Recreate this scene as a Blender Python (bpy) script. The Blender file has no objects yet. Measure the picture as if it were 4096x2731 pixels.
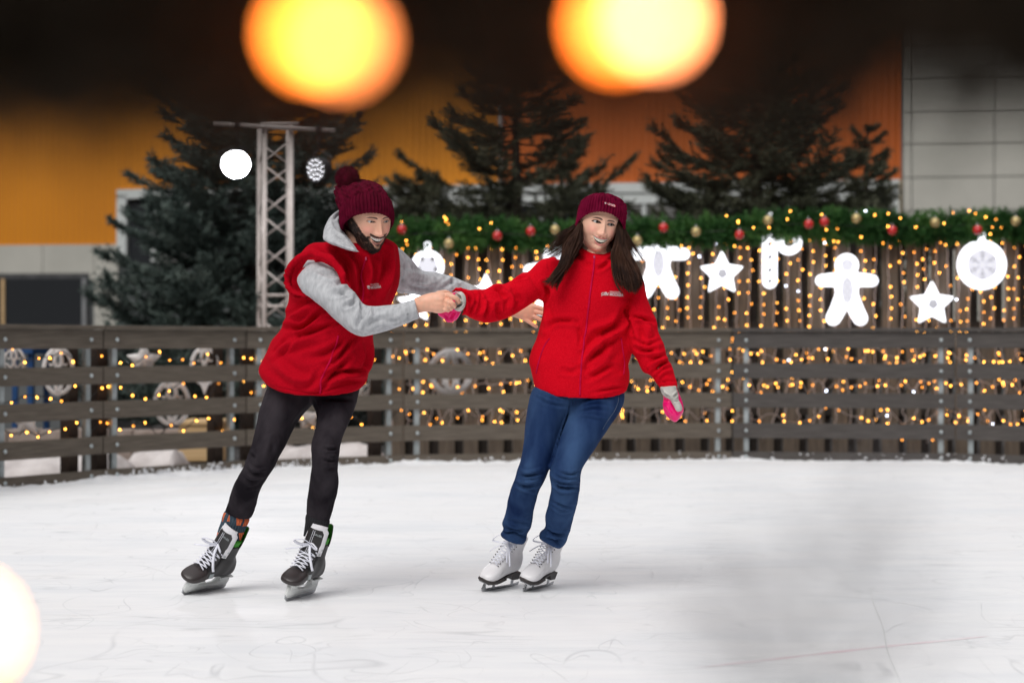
import bpy, math, random
import numpy as np
from mathutils import Vector, Matrix, noise as mnoise
from mathutils.bvhtree import BVHTree
R = math.radians
rng = np.random.default_rng(7)
random.seed(7)
C = bpy.context.scene.collection
sc = bpy.context.scene

# ------------------------------------------------------------------ camera, world, light
F = 6826.9            # focal length in source-photo pixels
CX, CY, HC = 2048.0, 1376.0, 1.057
cam = bpy.data.cameras.new('camera'); camo = bpy.data.objects.new('camera', cam); C.objects.link(camo)
camo.location = (0, 0, HC); camo.rotation_euler = (R(90), 0, 0)
cam.lens = 60.0; cam.sensor_width = 36.0; cam.shift_y = 0.0027
cam.clip_start = 0.02; cam.clip_end = 500
cam.dof.use_dof = True; cam.dof.focus_distance = 7.12; cam.dof.aperture_fstop = 2.05
sc.camera = camo
sc.cycles.use_denoising = True
sc.cycles.max_bounces = 6; sc.cycles.diffuse_bounces = 3; sc.cycles.glossy_bounces = 3
sc.cycles.sample_clamp_indirect = 4.0
sc.view_settings.view_transform = 'Standard'; sc.view_settings.look = 'None'
sc.view_settings.exposure = 0.0; sc.view_settings.gamma = 1.0
w = bpy.data.worlds.new("World"); sc.world = w; w.use_nodes = True
bg = w.node_tree.nodes['Background']
bg.inputs['Strength'].default_value = 0.80
# night: nearly black towards the horizon, brightened overhead as added fill light
_n = w.node_tree; _t = _n.nodes.new('ShaderNodeTexCoord'); _s = _n.nodes.new('ShaderNodeSeparateXYZ'); _r = _n.nodes.new('ShaderNodeValToRGB')
_n.links.new(_t.outputs['Generated'], _s.inputs[0]); _n.links.new(_s.outputs['Z'], _r.inputs[0]); _n.links.new(_r.outputs[0], bg.inputs['Color'])
_r.color_ramp.elements[0].position = .38; _r.color_ramp.elements[0].color = (.035, .028, .026, 1); _r.color_ramp.elements[1].position = .78; _r.color_ramp.elements[1].color = (.97, .97, 1.0, 1)
sun = bpy.data.lights.new('rink_flood_light', 'SUN'); suno = bpy.data.objects.new('rink_flood_light', sun); C.objects.link(suno)
sun.energy = 2.25; sun.angle = R(40); sun.color = (1.0, 0.975, 0.94)
d = Vector((0.50, 1.0, -1.25)); suno.rotation_euler = d.to_track_quat('-Z', 'Y').to_euler()
suno.location = (-6, -12, 14)

# ------------------------------------------------------------------ helpers
def S(px, py, Y): return np.array([(px - CX) * Y / F, Y, HC - (py - CY) * Y / F])
def O(px, py, Y): return S(px / .57422, py / .57422, Y)
def cv(ox, oy, s): return lambda x, y: (ox + x / s, oy + y / s)
Z1 = cv(1000, 620, 2.6133); Z2 = cv(1600, 1080, 3.36); Z3 = cv(2050, 740, 3.0157); Z4 = cv(980, 1080, 2.8)
Z5 = cv(2050, 1200, 3.136); Z6 = cv(650, 1950, 2.94); Z7 = cv(1850, 1950, 3.136); Z8 = cv(900, 1480, 2.528)
B8 = cv(1900, 1480, 2.0367); F1 = cv(1330, 780, 5.807); F2 = cv(2260, 760, 5.227); H1 = cv(1720, 1120, 7.84)
M1 = cv(2400, 1450, 5.2275); OV = cv(0, 0, .57422)
ORIG = {}

def tag(o, label=None, cat=None, group=None, kind=None):
    if label: o['label'] = label
    if cat: o['category'] = cat
    if group: o['group'] = group
    if kind: o['kind'] = kind
    return o
def thing(name, label, cat, loc=(0, 0, 0), group=None):
    o = bpy.data.objects.new(name, None); C.objects.link(o); o.location = loc; o.empty_display_size = .1
    ORIG[o.name] = np.array(loc, float)
    return tag(o, label, cat, group)
def mesh(name, V, Fc, smooth=True, col=None):
    me = bpy.data.meshes.new(name)
    V = np.asarray(V, float)
    if isinstance(Fc, np.ndarray):
        n, k = Fc.shape
        me.vertices.add(len(V)); me.vertices.foreach_set('co', V.ravel())
        me.loops.add(n * k); me.loops.foreach_set('vertex_index', Fc.ravel().astype(np.int32))
        me.polygons.add(n); me.polygons.foreach_set('loop_start', np.arange(0, n * k, k, dtype=np.int32))
        me.update(calc_edges=True)
    else:
        me.from_pydata([tuple(v) for v in V], [], [tuple(f) for f in Fc])
    if smooth: me.polygons.foreach_set('use_smooth', np.ones(len(me.polygons), bool))
    if col is not None:
        a = me.color_attributes.new('Col', 'FLOAT_COLOR', 'POINT')
        c4 = np.ones((len(V), 4)); c4[:, :3] = col; a.data.foreach_set('color', c4.ravel())
    me.update()
    return me
def obj(name, V, Fc, mat, parent=None, smooth=True, col=None):
    V = np.asarray(V, float)
    if parent is not None: V = V - ORIG[parent.name]
    me = mesh(name, V, Fc, smooth, col); me.materials.append(mat)
    o = bpy.data.objects.new(name, me); C.objects.link(o)
    if parent is not None: o.parent = parent; ORIG[o.name] = ORIG[parent.name]
    else: ORIG[o.name] = np.zeros(3)
    return o
def rebase(o):
    """put a top-level mesh's origin at its base"""
    me = o.data; V = np.empty(len(me.vertices) * 3); me.vertices.foreach_get('co', V); V = V.reshape(-1, 3)
    c = np.array([(V[:, 0].min() + V[:, 0].max()) / 2, (V[:, 1].min() + V[:, 1].max()) / 2, V[:, 2].min()])
    me.vertices.foreach_set('co', (V - c).ravel()); me.update(); o.location = c; ORIG[o.name] = c
    return o
class MB:
    def __init__(s): s.V = []; s.F = []; s.n = 0
    def add(s, V, Fc):
        V = np.asarray(V, float); s.V.append(V); s.F += [tuple(int(i) + s.n for i in f) for f in Fc]; s.n += len(V); return s
    def box(s, a, b, bev=0.0, M=None):
        a = np.array(a, float); b = np.array(b, float); lo = np.minimum(a, b); hi = np.maximum(a, b)
        if bev <= 0:
            V = np.array([[x, y, z] for z in (lo[2], hi[2]) for y in (lo[1], hi[1]) for x in (lo[0], hi[0])])
            Fc = [(0, 2, 3, 1), (4, 5, 7, 6), (0, 1, 5, 4), (2, 6, 7, 3), (0, 4, 6, 2), (1, 3, 7, 5)]
        else:
            bm = bmesh_box(lo, hi, bev); V, Fc = bm
        if M is not None: V = V @ np.array(M)[:3, :3].T + np.array(M)[:3, 3]
        return s.add(V, Fc)
    def tube(s, P, r, n=8, **k): V, Fc = tube(P, r, n, **k); return s.add(V, Fc)
    def build(s, name, mat, parent=None, smooth=True): return obj(name, np.vstack(s.V), s.F, mat, parent, smooth)
import bmesh
def bmesh_box(lo, hi, bev):
    bm = bmesh.new(); bmesh.ops.create_cube(bm, size=1)
    for v in bm.verts: v.co = Vector([(lo[i] + hi[i]) / 2 + v.co[i] * (hi[i] - lo[i]) for i in range(3)])
    bmesh.ops.bevel(bm, geom=bm.edges[:], offset=bev, segments=2, affect='EDGES', profile=.7)
    bm.verts.index_update(); V = np.array([v.co[:] for v in bm.verts]); Fc = [tuple(v.index for v in f.verts) for f in bm.faces]; bm.free()
    return V, Fc
def cat(A, k):
    """catmull-rom resample rows of A, k steps per span"""
    A = np.asarray(A, float); P = np.vstack([2 * A[0] - A[1], A, 2 * A[-1] - A[-2]]); out = []
    for i in range(1, len(P) - 2):
        for t in np.arange(k) / k:
            p0, p1, p2, p3 = P[i - 1:i + 3]
            out.append(.5 * (2 * p1 + (p2 - p0) * t + (2 * p0 - 5 * p1 + 4 * p2 - p3) * t * t + (3 * p1 - p0 - 3 * p2 + p3) * t ** 3))
    out.append(A[-1]); return np.array(out)
def grid_faces(nr, ns, closed=True, cap=True):
    Fc = []
    m = ns if closed else ns - 1
    for i in range(nr - 1):
        for j in range(m):
            a = i * ns + j; b = i * ns + (j + 1) % ns
            Fc.append((a, b, b + ns, a + ns))
    if cap:
        Fc.append(tuple(reversed(range(ns)))); Fc.append(tuple(range((nr - 1) * ns, nr * ns)))
    return Fc
def loft(secs, n=40, k=5, e=1.0):
    """secs rows: Lx,Ly,Rx,Ry,Y,d,sag  (source px; metres for Y and d)"""
    A = cat([list(s) + [0] * (7 - len(s)) for s in secs], k); V = []
    th = np.linspace(0, 2 * np.pi, n, endpoint=False)
    c, s_ = np.cos(th), np.sin(th)
    c = np.sign(c) * np.abs(c) ** e; s_ = np.sign(s_) * np.abs(s_) ** e
    for lx, ly, rx, ry, Y, dd, sag in A:
        L = S(lx, ly, Y); Rr = S(rx, ry, Y); m = (L + Rr) / 2; u = (Rr - L) / 2; v = np.array([0, -dd, -sag * Y / F])
        V.append(m + np.outer(c, u) + np.outer(s_, v))
    return np.vstack(V), grid_faces(len(A), n)
def sec(f, lx, ly, rx, ry, Y, d, sag=0): return (*f(lx, ly), *f(rx, ry), Y, d, sag)
def tube(P, r, n=8, k=1, cap=True, flat=1.0, up=None):
    P = np.asarray(P, float); r = np.ones(len(P)) * r if np.isscalar(r) else np.asarray(r, float)
    if k > 1: A = cat(np.column_stack([P, r]), k); P, r = A[:, :3], A[:, 3]
    T = np.gradient(P, axis=0); T /= np.linalg.norm(T, axis=1)[:, None] + 1e-12
    nrm = np.array(up if up is not None else ([0, 0, 1] if abs(T[0][2]) < .9 else [0, 1, 0]), float); V = []
    th = np.linspace(0, 2 * np.pi, n, endpoint=False)
    for i in range(len(P)):
        nrm = nrm - T[i] * nrm.dot(T[i]); nrm /= np.linalg.norm(nrm) + 1e-12; b = np.cross(T[i], nrm)
        V.append(P[i] + r[i] * (np.outer(np.cos(th), b) + flat * np.outer(np.sin(th), nrm)))
    return np.vstack(V), grid_faces(len(P), n, True, cap)
def capsule(P, r, n=16, k=4):
    """tube with rounded ends"""
    P = np.asarray(P, float); r = np.ones(len(P)) * r if np.isscalar(r) else np.asarray(r, float)
    A = cat(np.column_stack([P, r]), k); P, r = A[:, :3], A[:, 3]
    def end(p, q, rr):
        t = (p - q) / np.linalg.norm(p - q); a = [R(20), R(45), R(68), R(84)]
        return [np.append(p + t * rr * math.sin(x), rr * math.cos(x)) for x in a]
    e0 = end(P[0], P[1], r[0])[::-1]; e1 = end(P[-1], P[-2], r[-1])
    A = np.vstack([e0, np.column_stack([P, r]), e1])
    return tube(A[:, :3], A[:, 3], n)
def ball(c, r, n=24, m=16):
    r = np.ones(3) * r if np.isscalar(r) else np.array(r, float); V = []
    for i in range(m + 1):
        a = -np.pi / 2 + np.pi * (i + .02) / (m + .04)
        for j in range(n):
            b = 2 * np.pi * j / n; V.append([math.cos(a) * math.cos(b), math.cos(a) * math.sin(b), math.sin(a)])
    return np.array(V) * r + np.array(c), grid_faces(m + 1, n)
def fuse(parts, vox, sm=2, fac=.5):
    mb = MB()
    for V, Fc in parts: mb.add(V, Fc)
    me = mesh('tmp', np.vstack(mb.V), mb.F); o = bpy.data.objects.new('tmp', me); C.objects.link(o)
    m = o.modifiers.new('r', 'REMESH'); m.mode = 'VOXEL'; m.voxel_size = vox
    if sm: m2 = o.modifiers.new('s', 'SMOOTH'); m2.iterations = sm; m2.factor = fac
    dg = bpy.context.evaluated_depsgraph_get(); ev = o.evaluated_get(dg); em = ev.to_mesh()
    V = np.empty(len(em.vertices) * 3); em.vertices.foreach_get('co', V); V = V.reshape(-1, 3)
    Fi = np.empty(len(em.loops), np.int32); em.loops.foreach_get('vertex_index', Fi); Fi = Fi.reshape(-1, 4).copy()
    ev.to_mesh_clear(); bpy.data.objects.remove(o); bpy.data.meshes.remove(me)
    return V.copy(), Fi
def normals(V, Fq):
    a, b, c, d_ = [V[Fq[:, i]] for i in range(4)]
    fn = np.cross(c - a, d_ - b); N = np.zeros_like(V)
    for i in range(4): np.add.at(N, Fq[:, i], fn)
    return N / (np.linalg.norm(N, axis=1)[:, None] + 1e-12)
def toPx(V): return np.column_stack([CX + V[:, 0] * F / V[:, 1], CY - (V[:, 2] - HC) * F / V[:, 1]])
def segdist(P, pts):
    best = np.full(len(P), 1e9)
    for a, b in zip(pts[:-1], pts[1:]):
        a = np.array(a); b = np.array(b); ab = b - a
        t = np.clip(((P - a) @ ab) / (ab @ ab + 1e-9), 0, 1); best = np.minimum(best, np.linalg.norm(P - a - t[:, None] * ab, axis=1))
    return best
def folds(V, Fq, lst, amp_noise=0.0, nscale=9.0, seed=0, ani=(1, 1, 1)):
    """cloth folds: (f, [(x,y)...], width_px, depth_m): real displacement of the garment surface"""
    N = normals(V, Fq); V = V.copy(); P = toPx(V); face = np.clip(-N[:, 1] * 1.6, 0, 1); D = np.zeros(len(V))
    for f, pts, wd, am in lst:
        q = [f(*p) for p in pts]
        if len(q) > 2: q = [tuple(x) for x in cat(q, 4)]
        dd = segdist(P, q)
        tp = np.ones(len(V))
        L0 = np.linalg.norm(P - np.array(q[0]), axis=1); L1 = np.linalg.norm(P - np.array(q[-1]), axis=1)
        tot = np.linalg.norm(np.array(q[0]) - np.array(q[-1])) + 1
        tp = np.clip(np.minimum(L0, L1) / (tot * .35), .25, 1)
        g = np.exp(-(dd / wd) ** 2) - .45 * np.exp(-((dd - wd * 1.9) / (wd * .9)) ** 2)
        D += 2.25 * am * g * face * tp
    if amp_noise:
        A = np.array(ani) * nscale
        nz = np.array([mnoise.fractal(Vector(v * A + seed), .8, 2.0, 3) for v in V]); D += amp_noise * nz
    return V + N * D[:, None]

# ------------------------------------------------------------------ materials
def new(name):
    m = bpy.data.materials.new(name); m.use_nodes = True; nt = m.node_tree; return m, nt, nt.nodes['Principled BSDF']
def nd(nt, t, **k):
    n = nt.nodes.new(t)
    for a, b in k.items():
        if a in n.inputs: n.inputs[a].default_value = b
        else: setattr(n, a, b)
    return n
def tc(nt, scale=(1, 1, 1), kind='Object', rot=(0, 0, 0)):
    t = nd(nt, 'ShaderNodeTexCoord'); m = nd(nt, 'ShaderNodeMapping'); m.inputs['Scale'].default_value = scale; m.inputs['Rotation'].default_value = rot
    nt.links.new(t.outputs[kind], m.inputs[0]); return m.outputs[0]
def ramp(nt, src, stops):
    r = nd(nt, 'ShaderNodeValToRGB'); e = r.color_ramp.elements
    while len(e) < len(stops): e.new(.5)
    for x, (p, c) in zip(e, stops): x.position = p; x.color = (*c, 1) if len(c) == 3 else c
    nt.links.new(src, r.inputs[0]); return r.outputs[0]
def noisemat(name, c1, c2, scale=5, rough=.7, bump=.0, bscale=60, stretch=(1, 1, 1), detail=5, metal=0, sheen=0, spec=.5, bdist=.01, lo=.35, hi=.65, coat=0):
    m, nt, b = new(name)
    v = tc(nt, stretch); n = nd(nt, 'ShaderNodeTexNoise', Scale=scale, Detail=detail); nt.links.new(v, n.inputs['Vector'])
    nt.links.new(ramp(nt, n.outputs[0], [(lo, c1), (hi, c2)]), b.inputs['Base Color'])
    b.inputs['Roughness'].default_value = rough; b.inputs['Metallic'].default_value = metal; b.inputs['Specular IOR Level'].default_value = spec
    b.inputs['Coat Weight'].default_value = coat
    if sheen: b.inputs['Sheen Weight'].default_value = sheen; b.inputs['Sheen Roughness'].default_value = .5; b.inputs['Sheen Tint'].default_value = (*[min(1, x * 1.2) for x in c2], 1)
    if bump:
        n2 = nd(nt, 'ShaderNodeTexNoise', Scale=bscale, Detail=4); nt.links.new(v, n2.inputs['Vector'])
        bp = nd(nt, 'ShaderNodeBump', Strength=bump, Distance=bdist); nt.links.new(n2.outputs[0], bp.inputs['Height']); nt.links.new(bp.outputs[0], b.inputs['Normal'])
    return m
def emit(name, col, st, base=(.8, .8, .8)):
    m, nt, b = new(name); b.inputs['Base Color'].default_value = (*base, 1)
    b.inputs['Emission Color'].default_value = (*col, 1); b.inputs['Emission Strength'].default_value = st; return m
def colmat(name, rough=.5, sss=0, bump=0, spec=.5):
    m, nt, b = new(name); a = nd(nt, 'ShaderNodeVertexColor'); a.layer_name = 'Col'
    nt.links.new(a.outputs[0], b.inputs['Base Color']); b.inputs['Roughness'].default_value = rough; b.inputs['Specular IOR Level'].default_value = spec
    if sss:
        b.inputs['Subsurface Weight'].default_value = sss; b.inputs['Subsurface Radius'].default_value = (1, .35, .2); b.inputs['Subsurface Scale'].default_value = .006
    if bump:
        n2 = nd(nt, 'ShaderNodeTexNoise', Scale=220, Detail=3); nt.links.new(tc(nt), n2.inputs['Vector'])
        bp = nd(nt, 'ShaderNodeBump', Strength=bump, Distance=.002); nt.links.new(n2.outputs[0], bp.inputs['Height']); nt.links.new(bp.outputs[0], b.inputs['Normal'])
    return m
M = {}
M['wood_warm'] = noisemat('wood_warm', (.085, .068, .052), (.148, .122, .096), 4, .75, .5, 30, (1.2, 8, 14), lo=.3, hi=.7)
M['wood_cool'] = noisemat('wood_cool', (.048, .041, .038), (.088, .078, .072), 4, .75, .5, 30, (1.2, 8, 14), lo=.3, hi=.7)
M['post_wood'] = noisemat('post_wood', (.035, .022, .016), (.055, .036, .026), 6, .8)
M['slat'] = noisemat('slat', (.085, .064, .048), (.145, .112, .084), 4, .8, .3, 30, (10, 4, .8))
M['backing_dark'] = noisemat('backing_dark', (.018, .013, .010), (.03, .022, .018), 4, .9)
M['galv'] = noisemat('galv', (.32, .36, .37), (.46, .50, .51), 12, .45, metal=.35)
M['bolt'] = noisemat('bolt', (.45, .5, .52), (.6, .66, .68), 40, .3, metal=.6)
M['truss'] = noisemat('truss', (.60, .53, .50), (.72, .65, .62), 6, .45)
M['black_metal'] = noisemat('black_metal', (.012, .012, .014), (.03, .03, .035), 20, .4)
M['snow'] = noisemat('snow', (.72, .73, .76), (.86, .87, .89), 7, .85, .6, 25)
M['dirty_snow'] = noisemat('dirty_snow', (.45, .41, .40), (.66, .62, .61), 4, .9, .6, 20)
M['asphalt'] = noisemat('asphalt', (.035, .033, .033), (.09, .085, .085), 6, .9, .3, 80)
M['pine_wood'] = noisemat('pine_wood', (.50, .33, .16), (.62, .43, .23), 3, .7, .1, 40, (1, 1, 10))
M['stone'] = noisemat('stone', (.28, .22, .19), (.38, .31, .27), 8, .8, .3, 40)
M['blue_paint'] = noisemat('blue_paint', (.01, .05, .16), (.02, .08, .22), 4, .4)
M['grey_wall'] = noisemat('grey_wall', (.11, .12, .125), (.15, .16, .165), 2, .7)
M['bark'] = noisemat('bark', (.020, .014, .010), (.045, .032, .024), 15, .9, .5, 30, (1, 1, .3))
M['cable_white'] = noisemat('cable_white', (.42, .34, .31), (.55, .46, .42), 9, .5)
M['cable_dark'] = noisemat('cable_dark', (.015, .013, .012), (.03, .026, .024), 9, .5)
M['bulb'] = emit('bulb', (1.0, .42, .055), 14.0, (.9, .6, .2))
M['bulb_dim'] = emit('bulb_dim', (1.0, .34, .035), 9.0, (.9, .6, .2))
M['cold_bulb'] = emit('cold_bulb', (.75, .82, 1.0), 14.0)
M['led_white'] = emit('led_white', (.93, .94, 1.0), 2.3, (.25, .25, .25))
M['led_face'] = emit('led_face', (.90, .89, 1.0), .50, (.18, .18, .18))
M['led_mid'] = emit('led_mid', (.92, .91, 1.0), .88, (.12, .12, .12))
M['slot'] = noisemat('slot', (.10, .09, .10), (.16, .15, .16), 9, .7)
M['white_plastic'] = noisemat('white_plastic', (.74, .71, .70), (.84, .81, .80), 5, .5)
M['red_gloss'] = noisemat('red_gloss', (.50, .010, .012), (.62, .02, .02), 5, .18, coat=.5)
M['gold_gloss'] = noisemat('gold_gloss', (.50, .38, .16), (.62, .49, .24), 9, .35, metal=.5)
M['silver'] = noisemat('silver', (.6, .62, .66), (.75, .77, .8), 9, .2, metal=.8)
M['steel'] = noisemat('steel', (.45, .46, .48), (.62, .63, .65), 30, .25, metal=.9)
# ------------------------------------------------------------------ ice and ground
def ice_mat():
    m, nt, b = new('ice'); L = nt.links
    base = nd(nt, 'ShaderNodeTexNoise', Scale=.9, Detail=6); L.new(tc(nt, (1, 2.2, 1)), base.inputs['Vector'])
    col = ramp(nt, base.outputs[0], [(.30, (.79, .805, .825)), (.52, (.86, .865, .875)), (.75, (.90, .90, .905))])
    def lines(scale, dist, width, rot, msk, seed, st=(1, 1, 1)):
        v = tc(nt, st, rot=(0, 0, rot)); n = nd(nt, 'ShaderNodeTexNoise', Scale=scale, Detail=.6, Distortion=dist); L.new(v, n.inputs['Vector'])
        s = nd(nt, 'ShaderNodeMath', operation='SUBTRACT'); s.inputs[1].default_value = .5 + seed; L.new(n.outputs[0], s.inputs[0])
        a = nd(nt, 'ShaderNodeMath', operation='ABSOLUTE'); L.new(s.outputs[0], a.inputs[0])
        q = nd(nt, 'ShaderNodeMapRange'); q.inputs[1].default_value = 0; q.inputs[2].default_value = width; q.inputs[3].default_value = 1; q.inputs[4].default_value = 0; L.new(a.outputs[0], q.inputs[0])
        k = nd(nt, 'ShaderNodeTexNoise', Scale=msk, Detail=3); L.new(tc(nt, (1, 1, 1), rot=(0, 0, rot + 1)), k.inputs['Vector'])
        kr = nd(nt, 'ShaderNodeMapRange'); kr.inputs[1].default_value = .48; kr.inputs[2].default_value = .66; L.new(k.outputs[0], kr.inputs[0])
        z = nd(nt, 'ShaderNodeMath', operation='MULTIPLY'); L.new(q.outputs[0], z.inputs[0]); L.new(kr.outputs[0], z.inputs[1]); return z.outputs[0]
    ls = [lines(.9, 1.2, .006, .3, 1.3, 0.0), lines(1.5, .7, .005, 1.4, 1.9, .06), lines(2.2, .3, .007, 2.2, 2.3, -.05, (1, .3, 1)),
          lines(3.4, .5, .010, .1, 3.1, .03, (.18, 1, 1)), lines(2.8, .9, .008, .8, 2.6, -.02), lines(5.5, .4, .012, .25, 2.2, .04, (.12, 1, 1)), lines(4.2, .8, .010, 2.7, 3.3, -.06, (1, .35, 1)), lines(7, .3, .014, 1.9, 2.8, .02, (.25, 1, 1))]
    tot = ls[0]
    for q in ls[1:]:
        a = nd(nt, 'ShaderNodeMath', operation='MAXIMUM'); L.new(tot, a.inputs[0]); L.new(q, a.inputs[1]); tot = a.outputs[0]
    mx = nd(nt, 'ShaderNodeMix', data_type='RGBA'); mx.inputs[7].default_value = (.56, .57, .585, 1)
    sc_ = nd(nt, 'ShaderNodeMath', operation='MULTIPLY'); sc_.inputs[1].default_value = .58; L.new(tot, sc_.inputs[0]); L.new(sc_.outputs[0], mx.inputs[0]); L.new(col, mx.inputs[6])
    sm = nd(nt, 'ShaderNodeTexNoise', Scale=6, Detail=6); L.new(tc(nt, (.35, 1.6, 1), rot=(0, 0, .12)), sm.inputs['Vector'])
    mx2 = nd(nt, 'ShaderNodeMix', data_type='RGBA', blend_type='MULTIPLY'); mx2.inputs[0].default_value = .8; L.new(mx.outputs[2], mx2.inputs[6])
    L.new(ramp(nt, sm.outputs[0], [(.3, (.93, .935, .95)), (.62, (1, 1, 1))]), mx2.inputs[7])
    L.new(mx2.outputs[2], b.inputs['Base Color'])
    L.new(ramp(nt, base.outputs[0], [(.35, (.75, .75, .75)), (.65, (.5, .5, .5))]), b.inputs['Roughness'])
    b.inputs['Specular IOR Level'].default_value = .12
    h = nd(nt, 'ShaderNodeMath', operation='SUBTRACT'); L.new(sm.outputs[0], h.inputs[0]); L.new(tot, h.inputs[1])
    bp = nd(nt, 'ShaderNodeBump', Strength=.35, Distance=.004); L.new(h.outputs[0], bp.inputs['Height']); L.new(bp.outputs[0], b.inputs['Normal'])
    return m
# rink fence joints (px, Y): panels between them
J = [(-330, 11.0), (-20, 12.35), (238, 13.25), (566, 14.3), (927, 15.0), (1300, 15.35), (1682, 15.5), (2195, 15.2), (2560, 14.6)]
JP = [np.array([(px - 1176) * Y / 3920, Y]) for px, Y in J]
g = MB(); g.box((-60, -30, -.35), (60, 120, -.05)); tag(g.build('ground', M['asphalt'], smooth=False), kind='structure')
edge = [p + np.array([0, .03]) for p in JP]
poly = [(-9, -3)] + [(-6.4, 9.0)] + [tuple(p) for p in edge] + [(7.2, 13.0), (9, 9), (9, -3)]
V = [(x, y, 0) for x, y in poly] + [(x, y, -.04) for x, y in poly]; n = len(poly)
Fc = [tuple(reversed(range(n)))] + [(i, (i + 1) % n, n + (i + 1) % n, n + i) for i in range(n)] + [tuple(range(n, 2 * n))]
ice = obj('ice', V, [tuple(reversed(f)) for f in Fc], ice_mat(), smooth=False); tag(ice, kind='structure')
def ground_pt(px, py):
    Y = HC * 3920 / (py - 790); return np.array([(px - 1176) * Y / 3920, Y, 0])
def strip(name, pts, wd, mat, z=.0008):
    P = cat([ground_pt(*p) for p in pts], 8); T = np.gradient(P, axis=0); T /= np.linalg.norm(T, axis=1)[:, None]
    Nn = np.column_stack([-T[:, 1], T[:, 0], T[:, 2] * 0]); k = len(P)
    ww = wd * (.6 + .5 * np.array([mnoise.noise(Vector((i * .35, 1, 2))) for i in range(k)]) + .2)[:, None] * np.minimum(1, np.minimum(np.arange(k), k - 1 - np.arange(k)) / 4 + .1)[:, None]
    V = np.vstack([P + Nn * ww, P - Nn * ww]); V[:, 2] = z
    o = obj(name, V, [(i, i + k, i + k + 1, i + 1) for i in range(k - 1)], mat, smooth=False)
    return tag(o, kind='structure')
strip('ice_marking', [(1600, 1532), (1800, 1510), (2000, 1487), (2130, 1474), (2270, 1460)], .016, noisemat('ice_marking_paint', (.83, .79, .81), (.84, .66, .71), 5, .9, lo=.3, hi=.7, spec=.03))
strip('ice_crack', [(2012, 1343), (2000, 1360), (2012, 1400), (2028, 1440), (2040, 1500), (2075, 1580)], .0035, noisemat('crack', (.66, .67, .68), (.76, .77, .77), 9, .9, spec=.03), z=.0018)
# snow scraped up along the boards
def snow_strip():
    V, Fc = [], []; pts = cat([list(p) for p in JP], 60); T = np.gradient(pts, axis=0); T /= np.linalg.norm(T, axis=1)[:, None]; Nn = np.column_stack([T[:, 1], -T[:, 0]])
    m = 9
    for i, (p, q) in enumerate(zip(pts, Nn)):
        x = p[0]; h = .018 + .060 * max(0, mnoise.fractal(Vector((x * 2.1, 3, 0)), .7, 2, 4) + .25) + (.035 if -2.0 < x < -.3 else 0) * max(0, mnoise.noise(Vector((x * 4, 9, 1))) + .4)
        h = min(h, .042)
        if x > 1.2: h *= .6
        wv = .10 + .12 * max(0, mnoise.noise(Vector((x * 1.3, 7, 0))) + .3)
        for j in range(m):
            t = j / (m - 1); c = p + q * (wv * (1 - t) - .01)
            z = h * t ** 1.6 + .016 * mnoise.noise(Vector((x * 22, t * 5, 3))) * min(1, t * 3) + .006 * t
            V.append((c[0], c[1], z if j else -.003))
    n = len(pts)
    for i in range(n - 1):
        for j in range(m - 1): a = i * m + j; Fc.append((a, a + m, a + m + 1, a + 1))
    return V, Fc
V, Fc = snow_strip(); tag(obj('snow', V, [tuple(reversed(f)) for f in Fc], M['snow']), kind='structure')

def flecks():
    rg = np.random.default_rng(9); m = MB(); d_ = JP[2] - JP[1]; d2 = JP[3] - JP[2]
    for i in range(330):
        px = rg.normal(430, 75) if i < 170 else (rg.normal(640, 60) if i < 230 else rg.uniform(-20, 2400)); q = None
        for (a, Ya), (b_, Yb) in zip(J[:-1], J[1:]):
            if a <= px <= b_:
                pa = np.array([(a - 1176) * Ya / 3920, Ya]); pb = np.array([(b_ - 1176) * Yb / 3920, Yb]); dx = (px - 1176) / 3920; dd = pb - pa; q = pa + dd * (dx * pa[1] - pa[0]) / (dd[0] - dx * dd[1])
        if q is None: continue
        z = abs(rg.normal(0, .03)) + .015; r = rg.uniform(.004, .014) * (1 - z * 5 if z < .15 else .3); r = max(r, .003)
        V, Fc = ball((q[0], q[1] - .004, z), (r * rg.uniform(.8, 2), .006, r), 8, 5); V += rg.normal(0, r * .15, V.shape); m.add(V, Fc)
    tag(m.build('snow', M['snow']), kind='structure')
flecks()
# ------------------------------------------------------------------ building behind
ax, ay = -9.54, 41.5; bx, by = 8.84, 39.0
ang = math.atan2(by - ay, bx - ax); ux, uy = math.cos(ang), math.sin(ang)
def fac(px, py, off=0):
    dx = (px - 1176) / 3920; # ray (dx,1); facade line
    t = ((ay) * ux - (ax) * uy) / (ux - dx * uy); x, y = dx * t, t
    return (x - ax) * ux + (y - ay) * uy, HC - (py - 790) * y / 3920
bld = thing('building', 'large hall with orange cladding above, pale grey panels and a long white framed window strip', 'building', (ax, ay, -.05))
def metal_clad(name, c1, c2):
    m, nt, b = new(name); v = tc(nt); wv = nd(nt, 'ShaderNodeTexWave', Scale=1.9, Distortion=0); wv.bands_direction = 'X'; nt.links.new(v, wv.inputs['Vector'])
    n = nd(nt, 'ShaderNodeTexNoise', Scale=.35, Detail=3); nt.links.new(v, n.inputs['Vector'])
    nt.links.new(ramp(nt, n.outputs[0], [(.3, c1), (.7, c2)]), b.inputs['Base Color']); b.inputs['Roughness'].default_value = .55
    bp = nd(nt, 'ShaderNodeBump', Strength=.5, Distance=.03); nt.links.new(wv.outputs[0], bp.inputs['Height']); nt.links.new(bp.outputs[0], b.inputs['Normal']); return m
MO = metal_clad('orange_cladding', (.62, .215, .004), (.70, .25, .005)); MR = metal_clad('rust_cladding', (.50, .105, .010), (.56, .125, .012))
MP = noisemat('grey_panel', (.46, .455, .41), (.54, .53, .48), .8, .5); MW = noisemat('white_frame', (.60, .64, .63), (.68, .72, .71), 2, .5)
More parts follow.
